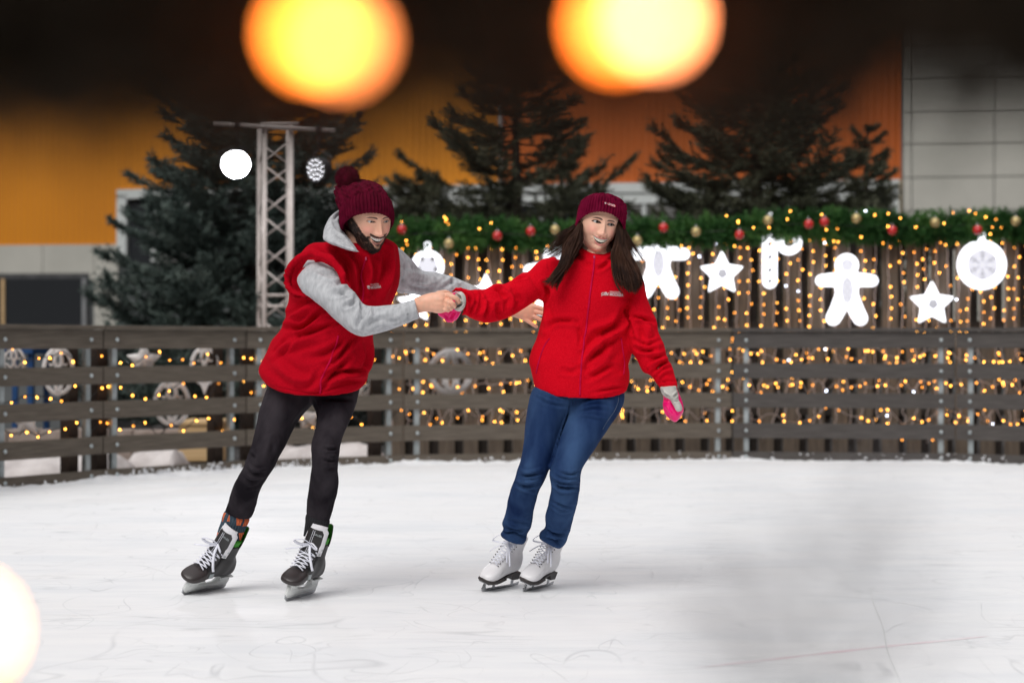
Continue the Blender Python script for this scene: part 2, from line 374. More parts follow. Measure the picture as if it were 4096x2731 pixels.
MG, nt, b = new('dark_glass'); b.inputs['Base Color'].default_value = (.03, .033, .037, 1); b.inputs['Roughness'].default_value = .12
def fbox(mb, px0, py0, px1, py1, d0, d1, ref=None):
    s0, z0 = fac(px0, py0 if ref is None else ref); s1, _ = fac(px1, py0 if ref is None else ref); _, z0 = fac((px0 + px1) / 2, py0); _, z1 = fac((px0 + px1) / 2, py1)
    mb.box((s0, d0, z0 + .05), (s1, d1, z1 + .05))
def bpart(mb, name, mat, par=None):
    p = par or bld; o = mb.build(name, mat, None, False); o.parent = bld if par is None else par
    if par is None: pass
    return o
BR = Matrix.Rotation(ang, 4, 'Z')
bld.rotation_euler = (0, 0, ang)
def Z(py): return fac(1176, py)[1] + .05
xl = fac(-2600, 500)[0]; xj = fac(1150, 500)[0]; xr = fac(2070, 500)[0]; xe = fac(3300, 500)[0]
def fb(px0, py0, px1, py1, d0, d1, mat, name, par=None, bev=0):
    m = MB(); s0 = fac(px0, 500)[0]; s1 = fac(px1, 500)[0]; m.box((s0, d0, fac((px0 + px1) / 2, py0)[1] + .05), (s1, d1, fac((px0 + px1) / 2, py1)[1] + .05), bev)
    return bpart(m, name, mat, par)
m = MB(); m.box((xl, .02, 3.45), (xj, 14, 11)); bpart(m, 'cladding', MO)['label'] = 'amber orange cladding'
m = MB(); m.box((xj, .02, 3.45), (xr, 14, 11)); bpart(m, 'cladding', MR)['label'] = 'rust orange cladding'
m = MB(); m.box((xl, .05, 0), (xr, 13.9, 3.45)); bpart(m, 'wall', M['grey_wall'])
m = MB(); m.box((xr, .05, 0), (xe, 13.9, 11)); bpart(m, 'wall', M['grey_wall'])
# grey panels right: columns and rows as individual plates
m = MB(); cols = [2074, 2094, 2283, 2472, 2661, 2850, 3039, 3228]; rows = [173, 251, 327, 405, 482, 560, 640, 720, 800]
for i in range(len(cols) - 1):
    for j in range(-6, len(rows) - 1):
        y0 = rows[j] if j >= 0 else rows[0] + j * 77; y1 = rows[j + 1] if j >= -1 else rows[0] + (j + 1) * 77
        s0 = fac(cols[i], 500)[0]; s1 = fac(cols[i + 1], 500)[0]; k = 0.012
        m.box((s0 + k, -.02, fac(2283, y1)[1] + k + .05), (s1 - k, .045, fac(2283, y0)[1] - k + .05))
bpart(m, 'panel_cladding', MP)
m = MB(); cl = [-300, -120, 0 + 99, 216, 272]
for i in range(len(cl) - 1):
    for y0, y1 in ((561, 643), (643, 725), (725, 800)):
        if y0 > 600 and cl[i + 1] < 217: continue
        s0 = fac(cl[i], 500)[0]; s1 = fac(cl[i + 1], 500)[0]; m.box((s0 + .008, -.02, fac(150, y1)[1] + .058), (s1 - .008, .045, fac(150, y0)[1] + .042))
bpart(m, 'panel_cladding', MP)
fb(2060, 412, 2071, 560, -.01, .04, noisemat('cream_trim', (.36, .27, .14), (.42, .32, .18), 3, .6), 'trim')
# long window strip
fr = fb(273, 424, 2064, 446, -.16, .0, MW, 'window_frame')
fb(273, 447, 295, 600, -.16, .0, MW, 'window_frame'); fb(2042, 424, 2064, 600, -.16, .0, MW, 'window_frame')
fb(700, 446, 1960, 470, -.12, .0, MW, 'shutter_box')
fb(296, 447, 2041, 600, -.03, .01, MG, 'window_glass')
for px in (350, 430, 620, 780, 900, 990, 1075, 1240, 1475, 1650, 1810): fb(px, 447, px + 9, 600, -.09, -.032, MW, 'window_post')
def louvers(a, b_):
    m = MB(); s0 = fac(a, 500)[0]; s1 = fac(b_, 500)[0]
    for z in np.arange(fac(900, 600)[1], fac(900, 455)[1], .07): m.box((s0, -.08, z), (s1, -.04, z + .045))
    bpart(m, 'louvre', noisemat('louvre', (.20, .20, .19), (.27, .27, .26), 4, .6))
louvers(362, 428); louvers(1380, 1474); louvers(1486, 1560)
m = MB(); s = fac(1151, 500)[0]; m.tube([(s, -.12, 0), (s, -.12, 11)], .055, 10); bpart(m, 'downpipe', noisemat('pipe', (.5, .47, .48), (.62, .6, .6), 2, .5))
# lower left dark window
fb(-200, 628, 206, 800, -.05, .0, noisemat('dark_frame', (.05, .052, .055), (.09, .09, .095), 6, .5), 'window_frame')
fb(-195, 640, 196, 800, -.06, -.051, MG, 'window_glass')
fb(192, 640, 200, 800, -.10, -.061, noisemat('steel_frame', (.22, .23, .24), (.3, .31, .32), 6, .5), 'window_post')
fb(6, 640, 14, 800, -.10, -.061, M['pine_wood'], 'window_post')

# ------------------------------------------------------------------ spruces
MN1 = None
def needle_mat(name, a, b_, c):
    m, nt, b = new(name); n = nd(nt, 'ShaderNodeTexNoise', Scale=3.5, Detail=4); nt.links.new(tc(nt), n.inputs['Vector'])
    nt.links.new(ramp(nt, n.outputs[0], [(.3, a), (.5, b_), (.7, c)]), b.inputs['Base Color']); b.inputs['Roughness'].default_value = .65; b.inputs['Specular IOR Level'].default_value = .3; return m
def tufts(P, D, ln, nb, wd, spread, rg):
    """needle blades around points P pointing along D"""
    k = len(P); P = np.repeat(P, nb, 0); D = np.repeat(D, nb, 0)
    q = D + rg.normal(0, spread, D.shape); q /= np.linalg.norm(q, axis=1)[:, None]
    side = np.cross(q, rg.normal(0, 1, q.shape)); side /= np.linalg.norm(side, axis=1)[:, None] + 1e-9
    L = ln * rg.uniform(.6, 1.2, (len(P), 1)); W = wd
    V = np.stack([P - side * W, P + side * W, P + q * L], 1).reshape(-1, 3)
    return V, np.arange(len(V), dtype=np.int32).reshape(-1, 3)
def spruce(loc, H, rad, seed, label, z0=.35, nb=150, mat=None, phi_bias=None, group='spruces behind the fences'):
    rg = np.random.default_rng(seed); t = thing('spruce', label, 'tree', loc, group); L = np.array(loc, float)
    mb = MB(); mb.tube([L + (0, 0, 0), L + (.02, 0, H * .4), L + (0, .02, H * .75), L + (0, 0, H)], [.13, .09, .05, .01], 10, k=4); 
    PP, DD = [], []
    for i in range(nb):
        f = (i + rg.uniform(0, .9)) / nb; z = z0 + (H - z0) * f; r = rad * (1 - f) ** .75 * rg.uniform(.72, 1.1) + .12
        a = i * 2.39996 + rg.normal(0, .3); dr = np.array([math.cos(a), math.sin(a), 0])
        rise = rg.uniform(.12, .42) * (0.6 + f)
        t_ = np.linspace(0, 1, 14); B = L + np.array([0, 0, z]) + np.outer(t_ * r, dr) + np.outer(r * (-.22 * np.sin(t_ * 2.4) * (1 - f) + rise * t_ ** 2.0), [0, 0, 1])
        mb.tube(B[::2], np.linspace(.022, .004, len(B[::2])) * (1 - .5 * f), 5)
        T = np.gradient(B, axis=0); T /= np.linalg.norm(T, axis=1)[:, None]
        sd = np.cross(T, [0, 0, 1]); sd /= np.linalg.norm(sd, axis=1)[:, None]
        nt_ = int(16 + r * 16)
        for j in range(nt_):
            u = rg.uniform(.12, 1) ** .75; k_ = min(12, int(u * 13)); c = B[k_] + (B[k_ + 1] - B[k_]) * (u * 13 - k_ if k_ < 12 else 0)
            sgn = 1 if j % 2 else -1; tl = (.10 + .34 * (1 - u) ** .7 * r * .8) * rg.uniform(.6, 1.2)
            dv = T[k_] * rg.uniform(.5, .9) + sd[k_] * sgn * rg.uniform(.3, 1) + np.array([0, 0, rg.uniform(-.35, .30)]); dv /= np.linalg.norm(dv)
            m_ = max(4, int(tl / .022)); s_ = np.linspace(0, 1, m_)
            q = c + np.outer(s_ * tl, dv) + np.outer(s_ ** 2 * tl * .12, [0, 0, 1]); PP.append(q); DD.append(np.repeat(dv[None], m_, 0))
        PP.append(B[3:]); DD.append(T[3:])
    P = np.vstack(PP); D = np.vstack(DD); V, Fq = tufts(P, D, .078, 5, .0068, .60, rg)
    mb.build('trunk', M['bark'], t)
    obj('crown', V, Fq, mat, t, False); return t
MS1 = needle_mat('blue_needles', (.042, .064, .056), (.085, .118, .104), (.15, .19, .165))
MS2 = needle_mat('dark_needles', (.038, .044, .026), (.076, .082, .050), (.13, .135, .085))
def at(px, Y): return ((px - 1176) * Y / 3920, Y, -.05)
spruce(at(590, 19.6), 5.2, 2.3, 3, 'broad blue-green spruce behind the lighting truss, leftmost of the big spruces', z0=.5, nb=210, mat=MS1)
spruce(at(1185, 21.5), 4.9, 2.5, 5, 'open dark spruce between the two skaters, in front of the white downpipe', z0=.8, nb=92, mat=MS2)
spruce(at(1735, 21.0), 5.3, 2.35, 8, 'dense dark spruce to the right of the woman, above the garland', z0=.8, nb=185, mat=MS2)
spruce(at(955, 24.0), 3.45, 1.7, 11, 'small spruce half hidden behind the bearded man\'s knitted hat', z0=.8, nb=80, mat=MS2)
spruce(at(1990, 24.5), 4.2, .9, 12, 'thin sparse spruce in front of the right end of the window strip', z0=.8, nb=45, mat=MS2)
spruce(at(1290, 26), 4.4, .8, 15, 'young spruce rising behind the open dark spruce near the downpipe', z0=.8, nb=45, mat=MS2)

# ------------------------------------------------------------------ rink fence
BH = [(0.0, .084), (.207, .342), (.482, .616), (.748, .884), (1.022, 1.166)]
names = ['rink fence panel at the far left edge with snow mounds behind it', 'rink fence panel in front of the dark lower-left window', 'rink fence panel left of the bearded man, in front of the blue-green spruce',
         'rink fence panel right behind the bearded man', 'rink fence panel behind the joined hands', 'rink fence panel behind the woman in red', 'darker rink fence panel under the lit gingerbread figure and the right-hand stars', 'darker rink fence panel at the far right edge']
bolt0 = None
for i in range(len(JP) - 1):
    if i == 0 and False: continue
    a, b_ = JP[i], JP[i + 1]; Lp = np.linalg.norm(b_ - a); th = math.atan2(b_[1] - a[1], b_[0] - a[0])
    t = thing('rink_fence_panel', names[i], 'fence', (a[0], a[1], 0), 'rink fence panels')
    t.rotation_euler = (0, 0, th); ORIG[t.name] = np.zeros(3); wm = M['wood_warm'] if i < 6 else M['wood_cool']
    rz = random.Random(i)
    for (z0, z1) in BH:
        m = MB(); m.box((.006, rz.uniform(0, .004), z0 - (.0 if z0 else .03)), (Lp - .006, .032, z1), .004); m.build('board', wm, t, False)
    m = MB(); m.box((.004, -.022, 1.169), (Lp - .004, .095, 1.203), .006); m.build('cap_board', wm, t, False)
    for x in (.125, Lp - .125):
        m = MB(); m.box((x - .022, .034, -.05), (x + .022, .042, 1.168), .0); m.box((x - .022, .042, -.05), (x - .016, .085, 1.168)); m.build('steel_post', M['galv'], t, False)
        for (z0, z1) in BH:
            V, Fc = ball((x, -.003, (z0 + z1) / 2), (.016, .010, .016), 12, 6); o = obj('bolt', V, Fc, M['bolt'], t)
    if i < 4:
        for x in (.03, Lp - .24) if i else (Lp - .24,):
            m = MB(); m.box((x - .02, .10, -.05), (x + .075, .20, 1.16), .004); m.build('wooden_post', M['post_wood'], t, False)

# ------------------------------------------------------------------ slat fence behind with garland, curtain lights and lit figures
YB = 17.0
def bx_(px): return (px - 1176) * YB / 3920
def bz(py): return HC - (py - 790) * YB / 3920
sf = thing('slat_fence', 'tall dark slatted wooden fence behind the rink carrying garland and curtain lights', 'fence', (bx_(895), YB, -.05))
x = bx_(895); k = 0
while x < bx_(2480):
    wv = .155 + random.uniform(-.01, .01); m = MB(); m.box((x, YB - .012, -.05), (x + wv, YB + .012, bz(520)), .004); m.build('slat', M['slat'], sf, False)
    x += .245; k += 1
for z in (.35, 1.2, 2.0): m = MB(); m.box((bx_(890), YB + .014, z), (bx_(2490), YB + .055, z + .09)); m.build('rail', M['backing_dark'], sf, False)
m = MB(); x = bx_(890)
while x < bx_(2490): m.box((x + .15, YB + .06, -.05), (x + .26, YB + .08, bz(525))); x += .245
bk = m.build('dark_gap_backing', M['backing_dark'], sf, False)  # near-black strips added behind the gaps, colour standing in for the darkness there

bulbV, bulbF = ball((0, 0, 0), (.0060, .0060, .0090), 8, 6)
bme = mesh('bulb', bulbV, bulbF); bme.materials.append(M['bulb'])
bmd = mesh('bulb_dim', bulbV * .9, bulbF); bmd.materials.append(M['bulb_dim'])
bmc = mesh('bulb_cold', bulbV, bulbF); bmc.materials.append(M['cold_bulb'])
def put_bulb(t, p, rg, cold=False):
    o = bpy.data.objects.new('bulb', bmc if cold else (bmd if rg.random() < .38 else bme)); C.objects.link(o); o.parent = t
    o.location = np.array(p) - np.array(t.location); o.rotation_euler = (rg.uniform(-1.2, 1.2), rg.uniform(-1.2, 1.2), 0)
rg = random.Random(4)
cp = 905; ns = 0
while cp < 2400 and ns < 60:
    x = bx_(cp); y = YB - .05; t = thing('curtain_light_string', 'pale vertical curtain light string of warm bulbs hanging on the slatted fence', 'light string', (x, y, 0), 'curtain lights hanging on the slatted fence')
    zt = bz(555 + rg.uniform(-8, 5)); zb = .12 + rg.uniform(-.05, .12); P = []; z = zt; ph = rg.uniform(0, 6)
    while z > zb:
        jit = .012 if z > 1.15 else .045
        P.append((x + math.sin(z * 5 + ph) * jit * .7 + rg.uniform(-jit, jit) * .5, y + rg.uniform(-.008, .008), z)); z -= .055
    m = MB(); m.tube(P, .0055, 5, k=1); m.build('wire', M['cable_white'], t)
    z = zt - rg.uniform(0, .1)
    while z > zb:
        if z > .62 or rg.random() < .4:
            j = min(len(P) - 1, int((zt - z) / .055)); px_, py_, _ = P[j]
            if rg.random() < .90: put_bulb(t, (px_ + rg.choice([-1, 1]) * .02, py_ - .012, z), rg, rg.random() < .012)
        z -= .105 * rg.uniform(.85, 1.15) if z > 1.15 else .10 * rg.uniform(.5, 1.4)
    cp += 27.5 + rg.uniform(-4, 4); ns += 1
# tangled strings between the boards of the rink fence
def fence_line(px):
    for (a, Ya), (b_, Yb) in zip(J[:-1], J[1:]):
        if a <= px <= b_:
            pa = np.array([(a - 1176) * Ya / 3920, Ya]); pb = np.array([(b_ - 1176) * Yb / 3920, Yb]); dx = (px - 1176) / 3920
            dd = pb - pa; s = (dx * pa[1] - pa[0]) / (dd[0] - dx * dd[1]); return pa + dd * s
    return None
gaps = [(.342, .482, 'lowest lit'), (.616, .748, 'middle'), (.884, 1.022, 'upper')]
def drape(x0, x1, zc, amp, off, label, step, mat, seed, dens=1.0):
    rg = random.Random(seed); p0 = fence_line((x0 + x1) / 2); t = thing('fairy_light_string', label, 'light string', (p0[0], p0[1] + off, zc), 'fairy lights draped between the rink fence boards')
    P = []; px = x0
    while px <= x1:
        q = fence_line(px); P.append((q[0], q[1] + off + rg.uniform(-.02, .02), zc + rg.uniform(-amp, amp) + .02 * math.sin(px * .05))); px += step * .5
    m = MB(); m.tube(P, .0045, 5, k=3); m.build('wire', mat, t)
    for q in P[::1]:
        if rg.random() < dens: put_bulb(t, (q[0] + rg.uniform(-.015, .015), q[1] - .012, q[2] - .01), rg, rg.random() < .02)
segs = [(-10, 236, 'far left end'), (240, 560, 'left of the man'), (570, 920, 'behind the bearded man')]
for gi, (z0, z1, nm) in enumerate(gaps):
    for si, (x0, x1, w_) in enumerate(segs): drape(x0, x1, (z0 + z1) / 2, .07, .13, f'dark-wired warm fairy lights in the {nm} fence gap, {w_}', 58, M['cable_dark'], gi * 7 + si)
    for si, (x0, x1, w_) in enumerate([(930, 1240, 'between the skaters'), (1430, 1690, "beside the woman's pink mitten"), (1690, 2190, 'under the lit gingerbread figure'), (2200, 2420, 'at the right edge')]):
        drape(x0, x1, (z0 + z1) / 2, .066, .25, f'pale-wired warm fairy lights, {nm} fence gap, {w_}', 40, M['cable_white'], 50 + gi * 7 + si, .5 if si == 0 else .72)

# garland
def garland(name, label, P, rad, n, ln, wd, mat, seed, nb=7, cat_='garland', core=None):
    rg = np.random.default_rng(seed); P = cat(P, 20); t = thing(name, label, cat_, tuple(P[len(P) // 2] - np.array([0, 0, rad])))
    idx = rg.integers(0, len(P) - 1, n); f = rg.random((n, 1)); c = P[idx] * (1 - f) + P[idx + 1] * f
    T = P[idx + 1] - P[idx]; T /= np.linalg.norm(T, axis=1)[:, None]
    r_ = rg.normal(0, 1, (n, 3)); r_ -= T * (r_ * T).sum(1)[:, None]; r_ /= np.linalg.norm(r_, axis=1)[:, None]
    dr = r_ * 1.0 + T * rg.uniform(-.8, .8, (n, 1)) + [0, 0, -.05]; dr /= np.linalg.norm(dr, axis=1)[:, None]
    rr = rad * rg.uniform(.35, 1.0, (n, 1)); m_ = 6; PP = np.vstack([c + dr * rr * s for s in np.linspace(.25, 1, m_)]); DD = np.vstack([dr] * m_)
    V, Fq = tufts(PP, DD, ln, nb, wd, .65, rg); obj('needles', V, Fq, mat, t, False)
    m = MB(); m.tube(P[::4], core or rad * .3, 8); m.build('core', mat, t); return t
MGN = needle_mat('garland_needles', (.012, .055, .010), (.038, .125, .028), (.11, .25, .06))
GP = [(bx_(px), YB - .10, bz(py)) for px, py in ((893, 548), (960, 540), (1080, 536), (1200, 542), (1330, 545), (1450, 537), (1560, 536), (1690, 532), (1800, 518), (1900, 520), (2000, 524), (2080, 527), (2200, 520), (2300, 522), (2420, 520))]
garland('spruce_garland', 'thick green spruce garland along the top of the slatted fence', GP, .190, 4000, .060, .0050, MGN, 21)
t = thing('garland_light_string', 'scattered warm fairy lights woven through the green garland', 'light string', (bx_(1600), YB - .25, bz(520)))
GA = cat(GP, 6)
for k_ in range(58):
    q = GA[rg.randrange(len(GA))]; an = rg.uniform(-1.5, 1.2); put_bulb(t, (q[0] + rg.uniform(-.05, .05), q[1] - .19 * math.cos(an), q[2] + .17 * math.sin(an)), rg, rg.random() < .05)
m = MB(); m.tube([(x_, y_ - .12, z_) for x_, y_, z_ in GA[::3]], .004, 5); m.build('wire', M['cable_dark'], t)
baubles = [(928, 532, 'r', "nearest the bearded man's face"), (1143, 546, 'r', 'lower of the two red ones left of the woman'), (1218, 536, 'r', 'left of the woman, beside a gold bauble'), (1517, 528, 'r', 'above the headless-looking lit figure'),
           (1688, 544, 'r', 'just right of the star beside the woman'), (1844, 520, 'r', 'left of a close red pair by the candy cane'), (1879, 515, 'r', 'right of a close red pair by the candy cane'), (2032, 534, 'r', 'between the gingerbread figure and the far right star'), (2224, 533, 'r', 'beside the hook of the big round lit ornament'),
           (1034, 563, 'g', 'low on the garland left of the two red ones'), (1273, 532, 'g', "touching the left of the woman's hair"), (1458, 557, 'g', "low, right of the woman's hair"), (1590, 537, 'g', 'above the gap between lit figure and star'), (1752, 511, 'g', 'left of the candy cane top'), (1951, 507, 'g', 'directly above the lit gingerbread figure'), (2128, 516, 'g', 'above the far right star'), (2310, 513, 'g', 'above the right side of the big round lit ornament')]
for px, py, c_, wh in baubles:
    cn = 'red' if c_ == 'r' else 'gold'; x, z = bx_(px), bz(py); y = YB - .34
    t = thing('bauble', f'{cn} bauble on the garland, {wh}', 'bauble', (x, y, z - .04), 'baubles on the garland')
    V, Fc = ball((x, y, z), .047, 20, 14); obj('globe', V, Fc, M['red_gloss' if c_ == 'r' else 'gold_gloss'], t)
    m = MB(); m.tube([(x, y, z + .043), (x, y, z + .054)], .008, 10); a = np.linspace(0, 2 * np.pi, 12); m.tube(np.column_stack([x + .009 * np.cos(a), y + 0 * a, z + .06 + .009 * np.sin(a)]), .0018, 5); m.build('cap', M['silver'], t)

# lit figures: outline slab (2-D fused) with a raised centre
YF = YB - .17
def fx(px): return (px - 1176) * YF / 3920
def fz(py): return HC - (py - 790) * YF / 3920
def gingerbread(cx, cy, label, YF=YF):
    fx = lambda px: (px - 1176) * YF / 3920
    fz = lambda py: HC - (py - 790) * YF / 3920
    t = thing('gingerbread_light', label, 'light figure', (fx(cx), YF, fz(cy + 82)), 'lit white figures on the slatted fence')
    X = lambda a, b_: (fx(cx + a), YF, fz(cy + b_)); s = YF / 3920; parts = []
    parts.append(ball(X(0, -55), 27 * s, 28, 20))
    parts.append(capsule([X(-58, -20), X(-25, -22), X(25, -22), X(58, -20)], [14 * s, 16 * s, 16 * s, 14 * s], 18))
    parts.append(capsule([X(0, -22), X(0, 0), X(0, 22)], [26 * s, 27 * s, 25 * s], 18))
    parts.append(capsule([X(-10, 18), X(-20, 45), X(-31, 66)], [18 * s, 18 * s, 17 * s], 18)); parts.append(capsule([X(10, 18), X(20, 45), X(31, 66)], [18 * s, 18 * s, 17 * s], 18))
    V, Fq = fuse(parts, .007, 4); V[:, 1] = YF + np.sign(V[:, 1] - YF) * np.minimum(np.abs(V[:, 1] - YF), .03) * .8
    obj('body', V, Fq, M['led_white'], t)
    V, Fc = ball((fx(cx), YF - .0215, fz(cy + 2)), (17 * s, .005, 36 * s), 24, 12); obj('torso_glow_plate', V, Fc, M['led_mid'], t); V, Fc = ball((fx(cx), YF - .0215, fz(cy - 56)), (17 * s, .005, 17 * s), 24, 12); obj('face_glow_plate', V, Fc, M['led_mid'], t)
    for b_ in (-15, 4, 24):
        a = np.linspace(0, 2 * np.pi, 20); m = MB(); m.tube(np.column_stack([fx(cx) + 6.5 * s * np.cos(a), YF - .027 + 0 * a, fz(cy + b_) + 6.5 * s * np.sin(a)]), .004, 6); m.build('button', M['led_face'], t)
    a = np.linspace(R(200), R(340), 12); m = MB(); m.tube(np.column_stack([fx(cx) + 13 * s * np.cos(a), YF - .026 + 0 * a, fz(cy - 50) + 10 * s * np.sin(a)]), .0035, 6); m.build('smile', M['led_face'], t)
    for sx in (-9, 9): V, Fc = ball((fx(cx + sx), YF - .025, fz(cy - 62)), .009, 10, 6); obj('eye', V, Fc, M['led_face'], t)
def star(cx, cy, r, label, lit=True, Y=None, rot=0, grp=None):
    Y = Y or YF; s = Y / 3920; c = O(cx, cy, Y); t = thing('star_light' if lit else 'star_ornament', label, 'star', (c[0], Y, c[2] - r * s), grp or 'lit white figures on the slatted fence')
    prof = []
    for i in range(10):
        a = R(90 + rot + 36 * i); rr = r * s * (1 if i % 2 == 0 else .50); prof.append((rr * math.cos(a), rr * math.sin(a)))
    P = []
    for i in range(10):
        p = np.array(prof[i]); q0 = np.array(prof[i - 1]); q1 = np.array(prof[(i + 1) % 10])
        k0 = .16 if i % 2 == 0 else .08
        for tt in (k0, k0 * .4, 0): P.append(p + (q0 - p) * tt - (p * .05 * (k0 - tt) / k0 if i % 2 == 0 else 0))
        for tt in (k0 * .4, k0): P.append(p + (q1 - p) * tt - (p * .05 * (tt) / k0 * 0))
    P = np.array(P); n = len(P); rings = [(1.0, .022), (1.0, -.008), (.96, -.020), (.75, -.026), (.4, -.040), (.02, -.046)]
    V = []
    for k_, yy in rings:
        for p in P: V.append((c[0] + p[0] * k_, Y + yy, c[2] + p[1] * k_))
    obj('body', V, grid_faces(len(rings), n), M['led_white'] if lit else M['white_plastic'], t, True)
    if lit:
        V, Fc = ball((c[0], Y - .035, c[2]), (r * s * .24, .014, r * s * .24), 24, 10); obj('centre', V, Fc, M['led_face'], t)
    return t
def candy(cx, label):
    YF = YB - .055; fx = lambda px: (px - 1176) * YF / 3920; fz = lambda py: HC - (py - 790) * YF / 3920
    s = YF / 3920; t = thing('candy_cane_light', label, 'light figure', (fx(cx), YF, fz(662)), 'lit white figures on the slatted fence')
    P = [(fx(cx), YF, fz(y)) for y in (645, 600, 550, 520, 505)]
    H = [(fx(cx + 44 + 21 * math.cos(a)), YF, fz(556 + 20 * math.sin(a))) for a in np.linspace(R(-25), R(205), 9)] + [(fx(cx + 14), YF, fz(530)), (fx(cx + 8), YF, fz(512))]
    V, Fc = capsule(H, 9 * s, 16, 4); V[:, 1] = YF + np.clip(V[:, 1] - YF, -.022, .022); obj('hook', V, Fc, M['led_white'], t)
    V, Fc = capsule(P, 17 * s, 20, 6); V[:, 1] = YF + np.clip(V[:, 1] - YF, -.028, .028); obj('body', V, Fc, M['led_white'], t)
    for y in (560, 590, 620, 645):
        m = MB(); x0 = fx(cx); z = fz(y); V = [(x0 - .012 + dx, YF - .031 + dy, z + dz) for dy in (0, .006) for dx, dz in ((-.012, -.028), (.03, -.01), (.03, .028), (-.012, .008))]
        m.add(V, [(0, 1, 2, 3), (7, 6, 5, 4), (0, 4, 5, 1), (1, 5, 6, 2), (2, 6, 7, 3), (3, 7, 4, 0)]); m.build('stripe', M['slot'], t, False)
def round_orn(cx, cy, r, label, kind):
    s = YF / 3920; t = thing('round_light', label, 'light figure', (fx(cx), YF, fz(cy + r)), 'lit white figures on the slatted fence'); c = (fx(cx), YF, fz(cy)); V, Fc = ball(c, (r * s, .03, r * s), 48, 20)
    obj('body', V, Fc, M['led_white'], t)
    m = MB(); m.box((c[0] - .03, YF - .012, c[2] + r * s - .01), (c[0] + .03, YF + .012, c[2] + r * s + .035), .006); m.tube([(c[0] + .028 * math.cos(a), YF, c[2] + r * s + .05 + .028 * math.sin(a)) for a in np.linspace(0, 2 * np.pi, 16)], .007, 6); m.build('hanger', M['led_white'], t)
    V, Fc = ball((c[0], YF - .0265, c[2]), (r * s * .62, .006, r * s * .62), 32, 12); obj('centre_plate', V, Fc, M['led_mid'], t)
    if kind == 'flake':
        m = MB()
        for i in range(6):
            a = R(30 + 60 * i); dx, dz = math.cos(a), math.sin(a)
            for q0, q1 in ((.14, .62),):
                m.tube([(c[0] + dx * r * s * q0, YF - .034 + .012 * q0 ** 2, c[2] + dz * r * s * q0), (c[0] + dx * r * s * q1, YF - .030 + .016 * q1 ** 2, c[2] + dz * r * s * q1)], .0042, 6)
            for q, e in ((.34, .15), (.50, .13)):
                for sg in (-1, 1):
                    b_ = a + sg * R(52); m.tube([(c[0] + dx * r * s * q, YF - .031, c[2] + dz * r * s * q), (c[0] + (dx * q + math.cos(b_) * e) * r * s, YF - .029, c[2] + (dz * q + math.sin(b_) * e) * r * s)], .0038, 6)
        m.build('snowflake', noisemat('flake_grey', (.22, .21, .27), (.3, .29, .35), 9, .6), t)
    else:
        for i in range(5):
            a = R(90 + 72 * i + 36); dx, dz = math.cos(a), math.sin(a); q = .52
            V, Fc = ball((c[0] + dx * r * s * q, YF - .026, c[2] + dz * r * s * q), (.022, .006, .030), 12, 8); obj('opening', V, Fc, M['slot'], t)
round_orn(982, 612, 38, "round lit white lantern with cut openings beside the man's far sleeve", 'slots')
star(955, 698, 46, "lit white star low on the fence behind the man's wrist")
star(1116, 676, 50, "lit white star with only its tip showing above the joined sleeves")
gingerbread(1275, 640, "lit white gingerbread figure mostly hidden behind the woman's shoulder and hair", YB - .055)
gingerbread(1512, 603, "lit white gingerbread figure whose head is buried in the garland, right of the woman", YB - .055)
star(1658, 628, 53, 'lit white star between the woman and the candy cane')
candy(1768, 'lit white candy cane with dark stripes, hanging from the garland')
gingerbread(1945, 664, 'lit white gingerbread figure fully visible with smile and three buttons')
star(2141, 698, 54, 'lit white star below and left of the big snowflake ornament')
round_orn(2255, 608, 57, 'big round lit white ornament with a snowflake in its middle', 'flake')

# unlit white cut-out ornaments behind the rink fence boards
def curl_ornament(cx, cy, rx, ry, label, tip=False, crown=False, Y=None):
    q = fence_line(cx); Y = q[1] + .22; s = Y / 3920; c = O(cx, cy, Y); t = thing('scroll_ornament', label, 'ornament', (c[0], Y, c[2] - ry * s), 'white scroll-cut ornaments behind the rink fence')
    m = MB(); a = np.linspace(0, 2 * np.pi, 40)
    def pt(u, v): return (c[0] + u * rx * s, Y, c[2] + v * ry * s)
    m.tube([pt(.9 * math.cos(x), .9 * math.sin(x)) for x in a], .14 * rx * s, 8, flat=.5)
    for sg in (-1, 1):
        for v0 in (-.45, .45):
            aa = np.linspace(0, 4.6, 22); m.tube([pt(sg * (.42 + .34 * (1 - x / 6.5) * math.cos(x + (0 if v0 < 0 else 1.5))), v0 * .85 + .34 * (1 - x / 6.5) * math.sin(x + 1)) for x in aa], .11 * rx * s, 8, flat=.6)
        m.tube([pt(sg * .05, -.85), pt(sg * .22, -.4), pt(sg * .03, 0), pt(sg * .22, .4), pt(sg * .05, .85)], .13 * rx * s, 8, k=6, flat=.6)
    m.box(np.array(pt(-.28, .88)) - (0, .008, 0), np.array(pt(.28, 1.12)) + (0, .008, 0), .004)
    m.build('scrollwork', M['white_plastic'], t)
    if tip: m = MB(); V = [pt(-.28, -.92), pt(.28, -.92), pt(0, -1.45)]; m.add([(x, y + d_, z) for d_ in (-.008, .008) for x, y, z in V], [(0, 1, 2), (5, 4, 3), (0, 3, 4, 1), (1, 4, 5, 2), (2, 5, 3, 0)]); m.build('tip', M['white_plastic'], t, False)
    if crown: m = MB(); m.tube([pt(.0 + .42 * math.cos(x), 1.35 + .3 * math.sin(x)) for x in np.linspace(R(-230), R(50), 16)], .07 * rx * s, 8); m.build('crown_loop', M['white_plastic'], t)
curl_ornament(32, 832, 26, 36, 'white scroll-cut drop ornament at the far left with a crown loop', True, True)
curl_ornament(134, 852, 37, 58, 'tall oval white scroll-cut ornament in front of the grey wall', False)
curl_ornament(470, 840, 33, 46, 'white scroll-cut drop ornament with a pointed tip in front of the spruce', True)
curl_ornament(395, 925, 42, 54, 'white scroll-cut ornament low in the gaps above the wooden crate')
